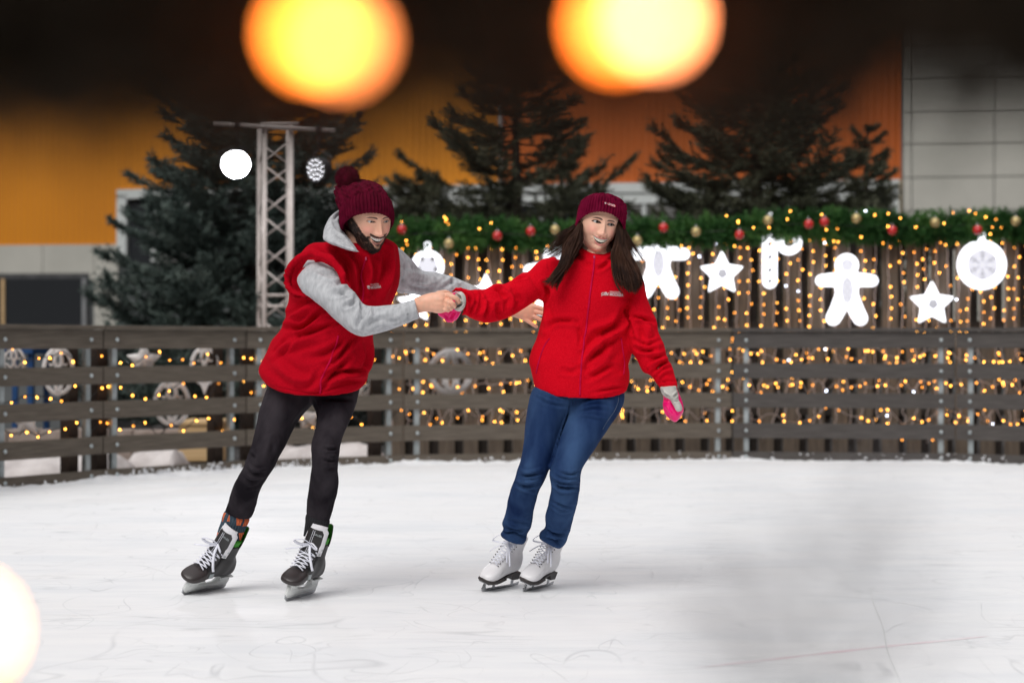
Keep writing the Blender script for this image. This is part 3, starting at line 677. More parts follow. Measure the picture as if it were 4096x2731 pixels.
curl_ornament(822, 880, 34, 34, "white scroll-cut ornament just right of the man's vest hem")
curl_ornament(1035, 855, 50, 52, 'round white scroll-cut ornament between the two skaters')
star(330, 828, 42, 'plain white star behind the upper fence gap in front of the spruce', False, fence_line(330)[1] + .22, grp='plain white stars behind the rink fence')
star(60, 968, 38, 'plain white star low behind the fence at the far left', False, fence_line(60)[1] + .22, 8, grp='plain white stars behind the rink fence')
star(706, 962, 34, "plain white star seen between the man's legs", False, fence_line(706)[1] + .22, 10, grp='plain white stars behind the rink fence')

# things on the ground behind the rink fence, left
def mound(name, px0, px1, Y, pyt, label, seed, mat, dy=1.2):
    rg = random.Random(seed); x0 = (px0 - 1176) * Y / 3920; x1 = (px1 - 1176) * Y / 3920; h = HC - (pyt - 790) * Y / 3920; V = []; nx, ny = 70, 18
    for j in range(ny):
        for i in range(nx):
            u = i / (nx - 1); v = j / (ny - 1); x = x0 + (x1 - x0) * u; y = Y - dy / 2 + dy * v
            e = min(1, min(u, 1 - u) * 8) ** .5 * math.sin(math.pi * min(1, v * 1.0)) ** .6 if 0 < v < 1 else 0
            z = -.05 + (h + .05) * e * (.82 + .30 * mnoise.fractal(Vector((x * 2.6, y * 2, seed)), .8, 2, 4)); V.append((x, y, max(z, -.06)))
    Fc = [(j * nx + i, j * nx + i + 1, (j + 1) * nx + i + 1, (j + 1) * nx + i) for j in range(ny - 1) for i in range(nx - 1)]
    o = obj(name, V, Fc, mat); rebase(o); return tag(o, kind='structure')
mound('snow_bank', -150, 300, 14.1, 1028, '', 1, M['dirty_snow']); mound('snow_bank', 300, 420, 15.3, 1015, '', 2, M['dirty_snow'], .8); mound('snow_bank', 560, 885, 16.2, 1012, '', 3, M['dirty_snow'], .8)
m = MB(); Y = 16.0
def gx(px, Y): return (px - 1176) * Y / 3920
def gz(py, Y): return HC - (py - 790) * Y / 3920
t = thing('low_block_wall', 'low beige block wall behind the snow on the left', 'wall', (gx(100, Y), Y, -.05)); px = -200
while px < 400:
    m = MB(); m.box((gx(px, Y) + .005, Y, -.05), (gx(px + 72, Y) - .005, Y + .2, gz(984 + (px % 5), Y)), .012); m.build('block', M['stone'], t, False); px += 72
t = thing('wooden_crate', 'raw pine crate with a snowy lid behind the fence left of the man', 'crate', (gx(460, 16), 16, -.05))
for z0, z1 in ((-.03, .12), (.135, .30)): m = MB(); m.box((gx(415, 16), 15.9, z0), (gx(505, 16), 15.93, z1), .004); m.build('board', M['pine_wood'], t, False)
m = MB(); m.box((gx(415, 16), 15.935, -.05), (gx(420, 16), 16.5, .29)); m.box((gx(500, 16), 15.935, -.05), (gx(505, 16), 16.5, .29)); m.build('side', M['pine_wood'], t, False)
m = MB(); m.box((gx(412, 16), 15.88, .304), (gx(508, 16), 16.55, .34), .01); m.build('lid', M['pine_wood'], t, False)
t = thing('blue_metal_table', 'blue painted metal table standing behind the fence at the far left', 'table', (gx(20, 17), 17, -.05))
m = MB(); m.box((gx(-120, 17), 16.8, gz(812, 17)), (gx(88, 17), 17.5, gz(793, 17)), .01); m.build('table_top', M['blue_paint'], t, False)
for px in (-60, 38, 148 - 75):
    for yy in (16.84, 17.42): m = MB(); m.box((gx(px, 17), yy, -.05), (gx(px + 12, 17), yy + .05, gz(812, 17) - .002)); m.build('leg', M['blue_paint'], t, False)
t = thing('grey_kiosk', 'plain grey kiosk wall behind the left ornaments', 'kiosk', (gx(60, 20), 20, -.05))
m = MB(); m.box((gx(-150, 20), 20, -.05), (gx(215, 20), 22, gz(778, 20)), .01); m.build('wall', M['grey_wall'], t, False)
m = MB(); m.box((gx(-155, 20), 19.9, gz(777.5, 20)), (gx(220, 20), 22.1, gz(765, 20)), .005); m.build('roof', M['grey_wall'], t, False)

# ------------------------------------------------------------------ lighting truss with two LED floodlights
YT = 17.4
tx = lambda px: (px - 1176) * YT / 3920
tz = lambda py: HC - (py - 790) * YT / 3920
t = thing('lighting_truss', 'square aluminium truss mast with a crossbar carrying two floodlights', 'truss', (tx(633), YT, -.05))
cx0, cx1 = tx(612), tx(673); bo = -.095; H_ = tz(288)
ch = [(cx0, YT - .14), (cx1, YT - .14), (cx0 + bo, YT + .14), (cx1 + bo + .03, YT + .14)]
for x, y in ch: m = MB(); m.tube([(x, y, -.05), (x, y, H_)], .025, 14); m.build('chord', M['truss'], t)
def brace(a, b_, st):
    m = MB(); z = -.02; k_ = st
    while z < H_ - .3:
        p, q = (a, b_) if k_ % 2 else (b_, a); m.tube([(p[0], p[1], z + .02), (q[0], q[1], z + .24)], .0085, 8); z += .265; k_ += 1
    for z in (tz(748 - 45), tz(748 - 70)): m.tube([(a[0], a[1], z), (b_[0], b_[1], z)], .012, 8)
    m.build('brace', M['truss'], t)
brace(ch[0], ch[1], 0); brace(ch[2], ch[3], 1); brace(ch[0], ch[2], 1); brace(ch[1], ch[3], 0)
m = MB(); m.tube([(tx(500), YT - .2, tz(287)), (tx(773), YT - .2, tz(303))], .024, 14); m.build('crossbar', M['truss'], t)
m = MB(); m.tube([(tx(603), YT - .14, H_ + .012), (tx(690), YT - .14, H_ + .012)], .02, 10); m.build('top_plate', M['truss'], t)
def par(px, py, yaw, label, strong):
    x, z = tx(px), tz(py); y = YT - .3; t = thing('floodlight', label, 'floodlight', (x, y, z - .15), 'LED floodlights on the truss crossbar')
    a = R(yaw); D = np.array([math.sin(a), -math.cos(a), -.12]); D /= np.linalg.norm(D); c = np.array([x, y, z]); rad = .145 if strong else .125
    m = MB(); m.tube([c + D * .03, c - D * .02, c - D * .10, c - D * .13], [rad, rad, rad * .85, rad * .5], 32); m.build('housing', M['black_metal'], t)
    m = MB(); barz = tz(287 + (px - 500) / 273 * 16); e = np.cross(D, [0, 0, 1]); e /= np.linalg.norm(e)
    m.tube([c + e * (rad + .01) - D * .05, c + e * (rad + .012) - D * .05 + (0, 0, .12), (x + .03 * e[0], YT - .2, z + .2), (x - .03 * e[0], YT - .2, z + .2), c - e * (rad + .012) - D * .05 + (0, 0, .12), c - e * (rad + .01) - D * .05], .007, 6); m.tube([(x, YT - .2, z + .2), (x, YT - .2, barz + .03)], .012, 8); m.box((x - .03, YT - .235, barz - .035), (x + .03, YT - .165, barz + .035), .006); m.build('bracket', M['black_metal'], t)
    up = np.cross(e, D)
    em = emit('led_lens_strong' if strong else 'led_lens', (.93, .93, 1.0), 60 if strong else 2.4)
    if strong: m = MB(); m.tube([c + D * .031, c + D * .036, c + D * .040], [rad * .98, rad * .94, rad * .5], 40); m.build('lens', em, t)
    pts = [(0, 0)] + [(.42 * math.cos(R(60 * i)), .42 * math.sin(R(60 * i))) for i in range(6)] + [(.78 * math.cos(R(30 * i + 15)), .78 * math.sin(R(30 * i + 15))) for i in range(12)]
    for u, v in pts:
        V, Fc = ball((0, 0, 0), 1, 12, 8); V = V * .0115 if not strong else V * .026; V = V @ np.array([e, D, up]) * 1.0 + c + D * .034 + (e * u + up * v) * rad; obj('led', V, Fc, em, t)
    m = MB(); th = np.linspace(0, 2 * np.pi, 40); m.tube([c + D * .035 + (e * math.cos(q) + up * math.sin(q)) * rad for q in th], .008, 8); m.build('rim', M['black_metal'], t)
    L = bpy.data.lights.new('floodlight_beam', 'SPOT'); lo = bpy.data.objects.new('floodlight_beam', L); C.objects.link(lo); L.energy = 110 if strong else 40; L.spot_size = R(70); L.spot_blend = .8; L.shadow_soft_size = .12; L.color = (.93, .93, 1)
    lo.parent = t; lo.location = c + D * .08 - np.array(t.location); lo.rotation_euler = Vector(D).to_track_quat('-Z', 'Y').to_euler()
par(552, 383, 12, 'blazing white LED floodlight left of the truss', True)
par(738, 395, -38, 'round LED floodlight with separate bright dots right of the truss', False)

# ------------------------------------------------------------------ out of focus things right in front of the photographer
MD = needle_mat('near_needles', (.018, .011, .005), (.030, .019, .010), (.050, .032, .018)); YN = .44
def N(px, py, Y=YN): return tuple(O(px, py, Y))
for i, (zz, lab) in enumerate(((100, 'dark'),)):
    P = [N(x, y) for x, y in ((-900, 110), (-200, 130), (300, 120), (700, 90), (1200, 66), (1700, 55), (2200, 50), (2700, 60), (3500, 60))]
    garland('dark_spruce_garland', 'very blurred dark spruce garland hanging across the top close to the camera', [(x, y + .03, z + .012) for x, y, z in P], .042, 1500, .010, .0013, MD, 33, core=.016)
    garland('dark_spruce_garland', 'upper blurred dark garland hanging just above the first, out of the top of the view', [(x, y + .03, z + .052) for x, y, z in P], .036, 1800, .012, .0016, MD, 34, core=.026)
def near_bulb(px, py, r, E, col, label, Y=YN - .012, z_up=True):
    p = np.array(N(px, py, Y)); t = thing('festoon_bulb', label, 'light bulb', tuple(p - (0, 0, r)), 'festoon bulbs close to the camera')
    V, Fc = ball(p, (r, r, r * 1.08), 24, 16); obj('glass', V, Fc, emit('festoon_glow', col, E), t)
    m = MB(); sg = 1 if z_up else -1; m.tube([p + (0, 0, sg * r * .95), p + (0, 0, sg * (r + .012))], .005, 12); m.tube([p + (0, 0, sg * (r + .012)), p + (.004, .02, sg * (r + .028))], .0015, 6); m.build('socket', M['black_metal'], t)
near_bulb(716, 78, .0046, 32, (1, .215, .009), 'blurred warm bulb at top left, left one of its overlapping pair')
near_bulb(782, 92, .0054, 16, (1, .25, .05), 'blurred orange bulb at top left, right one of its overlapping pair', YN - .004)
near_bulb(1505, 44, .0048, 36, (1, .29, .10), 'blurred bright bulb at top right, right one of its overlapping pair')
near_bulb(1418, 58, .0048, 30, (1, .18, .003), 'blurred deep orange bulb at top right, left one of its overlapping pair', YN - .004)
near_bulb(-80, 1446, .0058, 30, (1, .38, .10), 'blurred glaring bulb at the lower left edge of the view', .43, False)
# rail of the near barrier below the view, and a sprig sticking up from its garland
m = MB(); m.box((-1.3, .38, .865), (1.3, .52, .90), .006); o = m.build('near_rail', M['wood_warm'], None, False); rebase(o); tag(o, 'wooden cap rail of the near barrier just below the view', 'rail')
def sprig():
    b0 = np.array(N(1905, 1830, .42)); tip = np.array(N(1872, 1150, .42)); rg = np.random.default_rng(3); t = thing('spruce_sprig', 'blurred grey-green sprig rising at the lower right close to the camera', 'sprig', tuple(b0)); m = MB()
    m.tube([b0, b0 * .5 + tip * .5 + (.004, 0, 0), tip], [.0014, .0009, .0004], 6, k=6); PP, DD = [], []
    for i in range(15):
        u = rg.uniform(.05, .86); c = b0 + (tip - b0) * u; sg = rg.choice([-1, 1]); ln = (.016 + .040 * (1 - u)) * rg.uniform(.6, 1.1); dv = np.array([sg * rg.uniform(.5, 1), rg.uniform(-.3, .3), rg.uniform(.5, .9)]); dv /= np.linalg.norm(dv)
        m.tube([c, c + dv * ln], .0006, 4); s_ = np.linspace(.1, 1, 12); PP.append(c + np.outer(s_ * ln, dv)); DD.append(np.repeat(dv[None], 12, 0))
    m.build('stem', M['bark'], t); V, Fq = tufts(np.vstack(PP), np.vstack(DD), .010, 2, .00055, .6, rg); obj('needles', V, Fq, needle_mat('sprig_needles', (.20, .20, .23), (.26, .26, .29), (.32, .32, .35)), t, False)
sprig()
# ------------------------------------------------------------------ people: materials
def cloth(name, c1, c2, rough=.95, sheen=.3, bump=.25, bscale=420, scale=14, stretch=(1, 1, 1)):
    return noisemat(name, c1, c2, scale, rough, bump, bscale, stretch, sheen=sheen, spec=.06, bdist=.002)
M['fleece_w'] = cloth('fleece_scarlet', (.56, .001, .010), (.66, .004, .016), .95, .12, .7, 330, 200)
M['fleece_m'] = cloth('fleece_crimson', (.40, .001, .010), (.48, .003, .014), .95, .12, .7, 330, 200)
M['hoodie'] = cloth('grey_marl', (.40, .41, .43), (.54, .55, .57), .95, .15, .3, 300, 60, (1, 1, .35))
M['black_denim'] = cloth('black_denim', (.010, .008, .011), (.042, .036, .042), .85, .1, .6, 380, 5, (1.6, 1.6, .6))
M['jeans'] = cloth('blue_denim', (.006, .018, .068), (.038, .080, .180), .85, .1, .6, 380, 4.5, (1.6, 1.6, .55))
M['zip'] = noisemat('zip_tape', (.42, .001, .03), (.55, .004, .06), 30, .85, spec=.1)
M['knit'] = cloth('burgundy_knit', (.070, .0015, .012), (.115, .003, .020), .95, .12, .5, 260, 30)
M['knit_w'] = cloth('wine_knit', (.105, .0015, .018), (.165, .004, .030), .95, .12, .5, 260, 30)
M['roll_neck'] = cloth('beige_knit', (.26, .17, .13), (.34, .235, .185), .95, .2, .5, 260, 30)
M['pink'] = noisemat('pink_shell', (.84, .002, .15), (.95, .004, .20), 20, .32, .3, 60, spec=.5, bdist=.004)
M['mitt_grey'] = noisemat('mitten_lining', (.42, .41, .38), (.56, .55, .51), 20, .6, .3, 60, bdist=.004)
M['skin'] = colmat('skin', .42, .06, .1, .35)
M['hairdark'] = noisemat('dark_brown_hair', (.020, .008, .005), (.066, .028, .016), 40, .55, spec=.16, stretch=(1, 1, .1))
M['beard'] = noisemat('beard_hair', (.012, .007, .006), (.035, .020, .015), 60, .6)
M['tooth'] = noisemat('teeth', (.80, .77, .70), (.88, .86, .80), 60, .25); M['tooth2'] = noisemat('teeth_with_braces', (.74, .70, .58), (.84, .81, .72), 90, .25)
M['eyes'] = colmat('eye', .08, 0, 0, .7)
M['print_white'] = noisemat('white_print', (.72, .68, .68), (.82, .80, .80), 90, .7)
M['label_red'] = noisemat('label_red', (.55, .004, .03), (.62, .008, .04), 30, .6)
M['boot_white'] = noisemat('boot_white', (.74, .73, .75), (.82, .81, .83), 9, .32, .1, 30, bdist=.002)
M['boot_black'] = noisemat('boot_black', (.020, .019, .020), (.042, .040, .041), 9, .42, .2, 120, bdist=.002)
M['sole_black'] = noisemat('sole_black', (.02, .016, .016), (.045, .035, .035), 9, .35)
M['lace'] = noisemat('lace', (.74, .75, .84), (.84, .85, .92), 60, .8)
M['green'] = noisemat('green_liner', (.03, .24, .010), (.05, .34, .018), 9, .6)
M['felt'] = noisemat('white_felt', (.70, .69, .73), (.80, .79, .82), 40, .9)
M['holder'] = noisemat('blade_holder', (.66, .68, .67), (.76, .78, .77), 12, .35)
M['ring_pull'] = noisemat('zip_puller', (.45, .03, .10), (.6, .06, .15), 30, .35)
M['gold'] = noisemat('earring_gold', (.6, .35, .2), (.7, .45, .28), 9, .3, metal=.9)

SKIN = np.array([.66, .40, .31]); LIP = np.array([.50, .16, .16])
# ------------------------------------------------------------------ heads
def sm(a, b_, x): t = np.clip((x - a) / (b_ - a), 0, 1); return t * t * (3 - 2 * t)
def G(x, s): return np.exp(-(x / s) ** 2)
def head(person, p):
    nph, nth = 420, 320
    u = np.linspace(-1, 1, nph, endpoint=False); ph = np.pi * (.38 * u + .62 * u ** 3)       # denser at the front
    v = np.linspace(-1, 1, nth); la = np.pi / 2 * (.72 * v + .28 * v ** 3) * .9995 - .0
    LA, PH = np.meshgrid(la, ph, indexing='ij'); X0 = np.sin(PH) * np.cos(LA); Y0 = -np.cos(PH) * np.cos(LA); Z0 = np.sin(LA)
    e = .92; X0 = np.sign(X0) * np.abs(X0) ** e; 
    t = np.clip(-Z0, 0, 1); tj = p['jaw']
    X = p.get('wd', .0755) * X0 * (1 - tj * t ** 2.0) * (1 + .02 * np.exp(-((Z0 + .1) / .3) ** 2))
    Z = np.where(Z0 > 0, .106, .118) * Z0
    cl = np.cos(LA); pw = np.where(Z0 > 0, 1 - .35 * sm(0, .3, Z0), 1 - .74 * sm(0, .45, -Z0)); Y = np.where(Y0 < 0, -.0885 * np.abs(np.cos(PH)) ** .95 * np.abs(cl) ** pw, .092 * Y0 * (1 - .55 * t))
    front = sm(.02, .22, np.cos(PH)) * sm(.02, .25, cl); x, z = X.copy(), Z.copy(); ax = np.abs(x); D = np.zeros_like(X); 
    # forehead, sockets, brows, cheeks
    D -= .009 * np.exp(-((ax - .031) / .019) ** 2 - ((z - .001) / .013) ** 2)
    D += .0035 * np.exp(-((ax - .030) / .024) ** 2 - ((z - .022) / .009) ** 2)
    D += p['cheek'] * np.exp(-((ax - .042) / .019) ** 2 - ((z + .036) / .019) ** 2)
    D -= .004 * np.exp(-((ax - .055) / .016) ** 2 - ((z + .075) / .022) ** 2)
    D += p['chin'] * np.exp(-(x / .022) ** 2 - ((z + .104) / .014) ** 2)
    D -= .004 * np.exp(-(x / .024) ** 2 - ((z + .088) / .006) ** 2)
    # nose
    zt = -.043; wd = np.interp(z, [-.06, -.043, -.02, .012], [.012, .0125, .0085, .0075]); am = np.interp(z, [-.060, -.0545, -.048, -.040, -.020, .004, .022], [0, .006, .021, .0265, .0165, .0065, 0]) * p['nose']
    D += am * G(x, wd)
    D += .0070 * np.exp(-((ax - .0140) / .0065) ** 2 - ((z + .045) / .0075) ** 2)
    D -= .006 * np.exp(-((ax - .0075) / .0035) ** 2 - ((z + .0545) / .003) ** 2)
    # nasolabial folds
    q = np.clip((-.045 - z) / .034, 0, 1); xf = .020 + .018 * q
    D -= p.get('naso', .0020) * np.exp(-((ax - xf) / .0045) ** 2) * sm(-.086, -.074, z) * (1 - sm(-.046, -.038, z))
    # mouth
    mw, mz, mh, cur = p['mw'], p['mz'], p['mh'], p['curve']
    s = np.clip(ax / mw, 0, 1.4); zu = mz + cur * s ** 2; zl = zu - mh * np.clip(1 - s ** 2, 0, 1) ** .8
    inside = (sm(-.0006, .0006, zu - z)) * (sm(-.0006, .0006, z - zl)) * (ax < mw)
    lipT = np.exp(-((z - zu - .0036) / .0029) ** 2) * (ax < mw * 1.05) * np.clip(1.1 - s ** 3, 0, 1); lipB = np.exp(-((z - zl + .0050) / .0044) ** 2) * (ax < mw) * np.clip(1 - s ** 2.2, 0, 1)
    D += .0028 * np.exp(-((ax) / (mw * 1.2)) ** 2 - ((z - mz) / .022) ** 2) + .0026 * lipT + .0036 * lipB
    D -= .003 * np.exp(-((ax - mw * 1.08) / .005) ** 2 - ((z - mz - cur) / .005) ** 2)
    D -= .013 * inside
    # eyes
    ex = .0315; ew, eh = p.get('ew', .0150), p['eh']; s2 = np.clip(np.abs(ax - ex) / ew, 0, 1.6); eu = .0005 + eh * np.clip(1 - s2 ** 2, 0, 1) ** .75 + .0012 * (ax - ex) / ew; el = .0005 - eh * .62 * np.clip(1 - s2 ** 2, 0, 1) ** .8 + .0012 * (ax - ex) / ew
    ein = sm(-.0004, .0004, eu - z) * sm(-.0004, .0004, z - el) * (s2 < 1)
    D += .0050 * np.exp(-((ax - ex) / .017) ** 2 - ((z) / .011) ** 2) + .0012 * np.exp(-((z - eu - .0018) / .0016) ** 2) * (s2 < 1.1) - .0016 * np.exp(-((z - eu - .0052) / .0014) ** 2) * (s2 < 1.0)
    D -= .0085 * ein
    # colour
    col = np.tile(p.get('skin', SKIN), (*X.shape, 1)); 
    def mix(c, m): 
        nonlocal col; m = (np.clip(m, 0, 1) * front)[..., None]; col = col * (1 - m) + np.array(c) * m
    mix([.86, .30, .25], .50 * np.exp(-((ax - .042) / .018) ** 2 - ((z + .030) / .018) ** 2) + .30 * np.exp(-(x / .014) ** 2 - ((z + .042) / .012) ** 2))
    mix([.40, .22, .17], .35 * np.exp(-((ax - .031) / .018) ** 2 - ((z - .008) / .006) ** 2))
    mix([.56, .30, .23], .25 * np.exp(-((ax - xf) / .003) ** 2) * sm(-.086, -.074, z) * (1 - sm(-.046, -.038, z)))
    mix(p['lip'], 1.0 * sm(.35, .6, lipT) + 1.0 * sm(.35, .6, lipB)); mix([.16, .035, .03], inside * 1.2)
    # brows, lashes
    bz = p.get('bz', .0145) + p['bcurve'] * (1 - ((ax - .031) / .018) ** 2) * .004 ; bt = p['brow'] * np.interp(ax, [.010, .016, .040, .050], [.6, 1, .8, .2])
    mix(p['browc'], .92 * sm(0, .0012, bt - np.abs(z - bz)) * (ax > .010) * (ax < .050))
    mix([.02, .012, .010], .95 * p['lash'] * (np.exp(-((z - eu) / .0017) ** 2) * (s2 < 1.12)) + .6 * p['lash'] * np.exp(-((z - el) / .0010) ** 2) * (s2 < 1))
    mix([.12, .05, .04], .8 * (ein > .5))
    beard = np.zeros_like(X)
    if p.get('beard'):
        ang_ = np.abs(PH); zb = np.interp(ang_, [0, .25, .45, .62, .85, 1.1, 1.5, 2.0], [-.097, -.094, -.078, -.062, -.046, -.015, .01, .01]); 
        n0 = np.array([mnoise.noise(Vector((a, b_, c)) * 170) for a, b_, c in zip(X.ravel(), Y.ravel(), Z.ravel())]).reshape(X.shape); beard = sm(-.003, .011, zb - z + n0 * .004) * (ang_ < 2.1); lo = sm(.0, .004, .0085 - np.abs(z + .0575 - cur * .9 * s ** 2)) * (ax < mw * 1.15) * (1 - .5 * G(x, .003)) ; sidem = np.exp(-((ax - mw * 1.22) / .0065) ** 2) * (z < -.056) * sm(-.115, -.10, z)
        soul = .8 * np.exp(-(x / .007) ** 2 - ((z + .0885) / .004) ** 2); beard = np.maximum.reduce([beard, lo * (z > zu + .004) * .95, sidem * .9, soul]) * (1 - inside)
        nzz = np.array([mnoise.noise(Vector((a, b_, c)) * 90) for a, b_, c in zip(X.ravel(), Y.ravel(), Z.ravel())]).reshape(X.shape)
        D += beard * (.0035 + .0045 * sm(-.07, -.11, z)) + beard * nzz * .0022
        m = np.clip(beard * (1 + .5 * nzz), 0, 1)[..., None]; col = col * (1 - m) + np.array([.035, .020, .015]) * m
    D *= front if not p.get('beard') else np.maximum(front, beard)
    nrm = np.stack([X / .075 ** 2, Y / .095 ** 2, Z / .118 ** 2], -1); nrm /= np.linalg.norm(nrm, axis=-1)[..., None] + 1e-9
    dirv = np.stack([nrm[..., 0] * .35, -np.ones_like(X) * .9 * (np.abs(Y0) > -1), nrm[..., 2] * .25], -1)
    if p.get('beard'): side = (1 - front)[..., None]; dirv = dirv * (1 - side) + nrm * side
    dirv /= np.linalg.norm(dirv, axis=-1)[..., None]
    P = np.stack([X, Y, Z], -1) + dirv * D[..., None]
    V = P.reshape(-1, 3); Fq = np.array(grid_faces(nth, nph, True, False), np.int32); col = col.reshape(-1, 3)
    return V, Fq, col, dict(beard=beard.ravel(), N=nrm.reshape(-1, 3), zu=mz)
def hmat(yaw, pitch, roll):
    return np.array(Matrix.Rotation(R(roll), 3, 'Y') @ Matrix.Rotation(R(yaw), 3, 'Z') @ Matrix.Rotation(R(pitch), 3, 'X'))
def face_parts(person, body, p, Mx, c, sc_):
    W = lambda V: (np.asarray(V) * sc_) @ Mx.T + c
    for sx in (-1, 1):    # eyeballs with iris
        n, m = 28, 22; V, Fc = ball((0, 0, 0), .0118, n, m); gz = np.array(p['gaze']); gz = gz / np.linalg.norm(gz); dt = (V / .0118) @ gz
        cc = np.tile([.62, .59, .57], (len(V), 1)); cc[dt > .86] = p['iris']; cc[dt > .955] = [.004, .004, .004]
        V = V + np.array([sx * .0315, -.0668, .0003]); obj('eye', W(V), Fc, M['eyes'], person, True, cc)
        hl = np.array([sx * .0315 + gz[0] * .0118 - .003, -.0705 + gz[1] * .0122, .0003 + gz[2] * .012 + .0028])
    # teeth strip
    mw, mz, cur = p['mw'], p['mz'], p['curve']; n = 90; V = []
    for j in range(6):
        for i in range(n):
            x = (i / (n - 1) * 2 - 1) * mw * .97; s = abs(x) / mw; zt = mz + cur * s * s + .002; k = j / 5; h = p['th'] * (1 - .62 * s ** 2) * (1 + .06 * math.cos(x / .0078 * 2 * math.pi))
            y = -.0835 * math.sqrt(max(0, 1 - (x / .066) ** 2)) + .0016 * abs(math.sin(x / .0078 * math.pi)) ** 8 * 1.5 + (.0012 * (k - .5) ** 2) - .0012 * (1 - s)
            V.append((x, y + p.get('ty', .0), zt - h * k))
    obj('teeth', W(V), [(j * n + i, j * n + i + 1, (j + 1) * n + i + 1, (j + 1) * n + i) for j in range(5) for i in range(n - 1)], M['tooth2'] if p.get('braces') else M['tooth'], person)

def strands(name, P0, D, ln, r, mat, parent, rg, curl=.4, seg=4, grav=0):
    """short tapered hair blades"""
    k = len(P0); V = []; Fq = []
    side = np.cross(D, rg.normal(0, 1, D.shape)); side /= np.linalg.norm(side, axis=1)[:, None] + 1e-9
    rows = []
    cdir = D.copy(); p = P0.copy(); bend = rg.normal(0, curl, D.shape)
    for s in range(seg + 1):
        w = r * (1 - s / (seg + .3)); rows.append(p - side * w); rows.append(p + side * w)
        cdir = cdir + bend / seg + np.array([0, 0, -grav / seg]); cdir /= np.linalg.norm(cdir, axis=1)[:, None]; p = p + cdir * (ln / seg)
    V = np.stack(rows, 1).reshape(-1, 3); b_ = np.arange(k)[:, None] * (2 * (seg + 1)); F_ = []
    for s in range(seg): F_.append(np.column_stack([b_ + 2 * s, b_ + 2 * s + 1, b_ + 2 * s + 3, b_ + 2 * s + 2]))
    return obj(name, V, np.vstack(F_).astype(np.int32), mat, parent, False)

def sections(secs, n=220, k=8, e=1.0): return loft(secs, n, k, e), len(cat([list(s) + [0] * (7 - len(s)) for s in secs], k))
def ribbed(name, secs, ribs, amp, mat, parent, n=None, k=6, cap=True, twist=0, lump=0, cable=False, round_edge=True):
    n = n or ribs * 8; (V, Fc), nr = sections(secs, n, k); V = V.reshape(nr, n, 3); c = V.mean(1, keepdims=True); d_ = V - c; L = np.linalg.norm(d_, axis=2, keepdims=True)
    th = np.linspace(0, 2 * np.pi, n, endpoint=False)[None, :, None]; s = np.linspace(0, 1, nr)[:, None, None]
    if cable:
        q = (th * 13 / (2 * np.pi)) % 1 - .5; x1 = .24 * np.sin(s * 30 + np.floor(th * 13 / (2 * np.pi)) * 1.1); fl = .9
        disp = amp * (np.maximum(np.exp(-((q - x1) / .13) ** 2), np.exp(-((q + x1) / .13) ** 2)) - .4) + lump * np.array([[[mnoise.noise(Vector(V[i, j] * 26))] for j in range(n)] for i in range(nr)])
    else:
        disp = amp * np.sign(np.cos(th * ribs)) * np.abs(np.cos(th * ribs)) ** .6 * (.35 + .65 * sm(0, .07, s))
        if lump: disp = disp + lump * np.array([[[mnoise.noise(Vector(V[i, j] * 14))] for j in range(n)] for i in range(nr)])
    if round_edge: disp = disp - .004 * np.maximum(0, 1 - np.minimum(s, 1 - s) / .06) ** 2 * (L / L.max())
    V = (V + d_ / L * disp).reshape(-1, 3); return obj(name, V, grid_faces(nr, n, True, cap), mat, parent)

# projecting trim onto a garment
def bvh(V, Fq): return BVHTree.FromPolygons([tuple(v) for v in V], [tuple(int(i) for i in f) for f in Fq])
def hit(bv, px, py, off=.0015):
    dvec = S(px, py, 1.0) - np.array([0, 0, HC]); dn = dvec / np.linalg.norm(dvec)
    loc, n_, _, _ = bv.ray_cast(Vector((0, 0, HC)), Vector(dn)); 
    if loc is None: return None, None
    n_ = np.array(n_); n_ = n_ if n_ @ dn < 0 else -n_; return np.array(loc) + n_ * off, n_
def on_cloth(bv, f, pts, k=10, off=.0015):
    q = cat([f(*p) for p in pts], k); H = [hit(bv, *a, off) for a in q]; return np.array([h[0] for h in H if h[0] is not None])
def smooth_path(P, it=2):
    P = P.copy()
    for _ in range(it): P[1:-1] = (P[:-2] + P[2:] + 2 * P[1:-1]) / 4
    return P
def zipper(bv, f, pts, parent, name='zip', w_=.0042, mat=None):
    P = smooth_path(on_cloth(bv, f, pts, 14, .0022), 4); m = MB(); m.tube(P, w_, 8, flat=.45, up=(0, -1, 0)); o = m.build(name, mat or M['zip'], parent)
    return P
def text_on(bv, txt, px, py, h, rot, parent, name, mat, off=.0018, bold=0.0, cw=1.0):
    cu = bpy.data.curves.new('t', 'FONT'); cu.body = txt; cu.size = 1; cu.resolution_u = 3; cu.offset = bold; o = bpy.data.objects.new('t', cu); C.objects.link(o)
    dg = bpy.context.evaluated_depsgraph_get(); me = bpy.data.meshes.new_from_object(o.evaluated_get(dg)); V = np.array([v.co[:] for v in me.vertices]); Fc = [tuple(p.vertices) for p in me.polygons]
    bpy.data.objects.remove(o); c_, s_ = math.cos(R(rot)), math.sin(R(rot)); W = []
    for x, y, _ in V:
        x, y = x * h * cw, y * h; q = hit(bv, px + x * c_ - y * s_ * 1.0, py - (x * s_ + y * c_), off)[0]; W.append(q if q is not None else (0, 0, 0))
    ok = [q is not None and abs(q[1]) > .01 for q in map(np.array, W)]; Fc = [f for f in Fc if all(ok[i] for i in f)]; use = sorted({i for f in Fc for i in f}); mp = {i: k for k, i in enumerate(use)}; return obj(name, [W[i] for i in use], [tuple(mp[i] for i in f) for f in Fc], mat, parent, False) if use else None

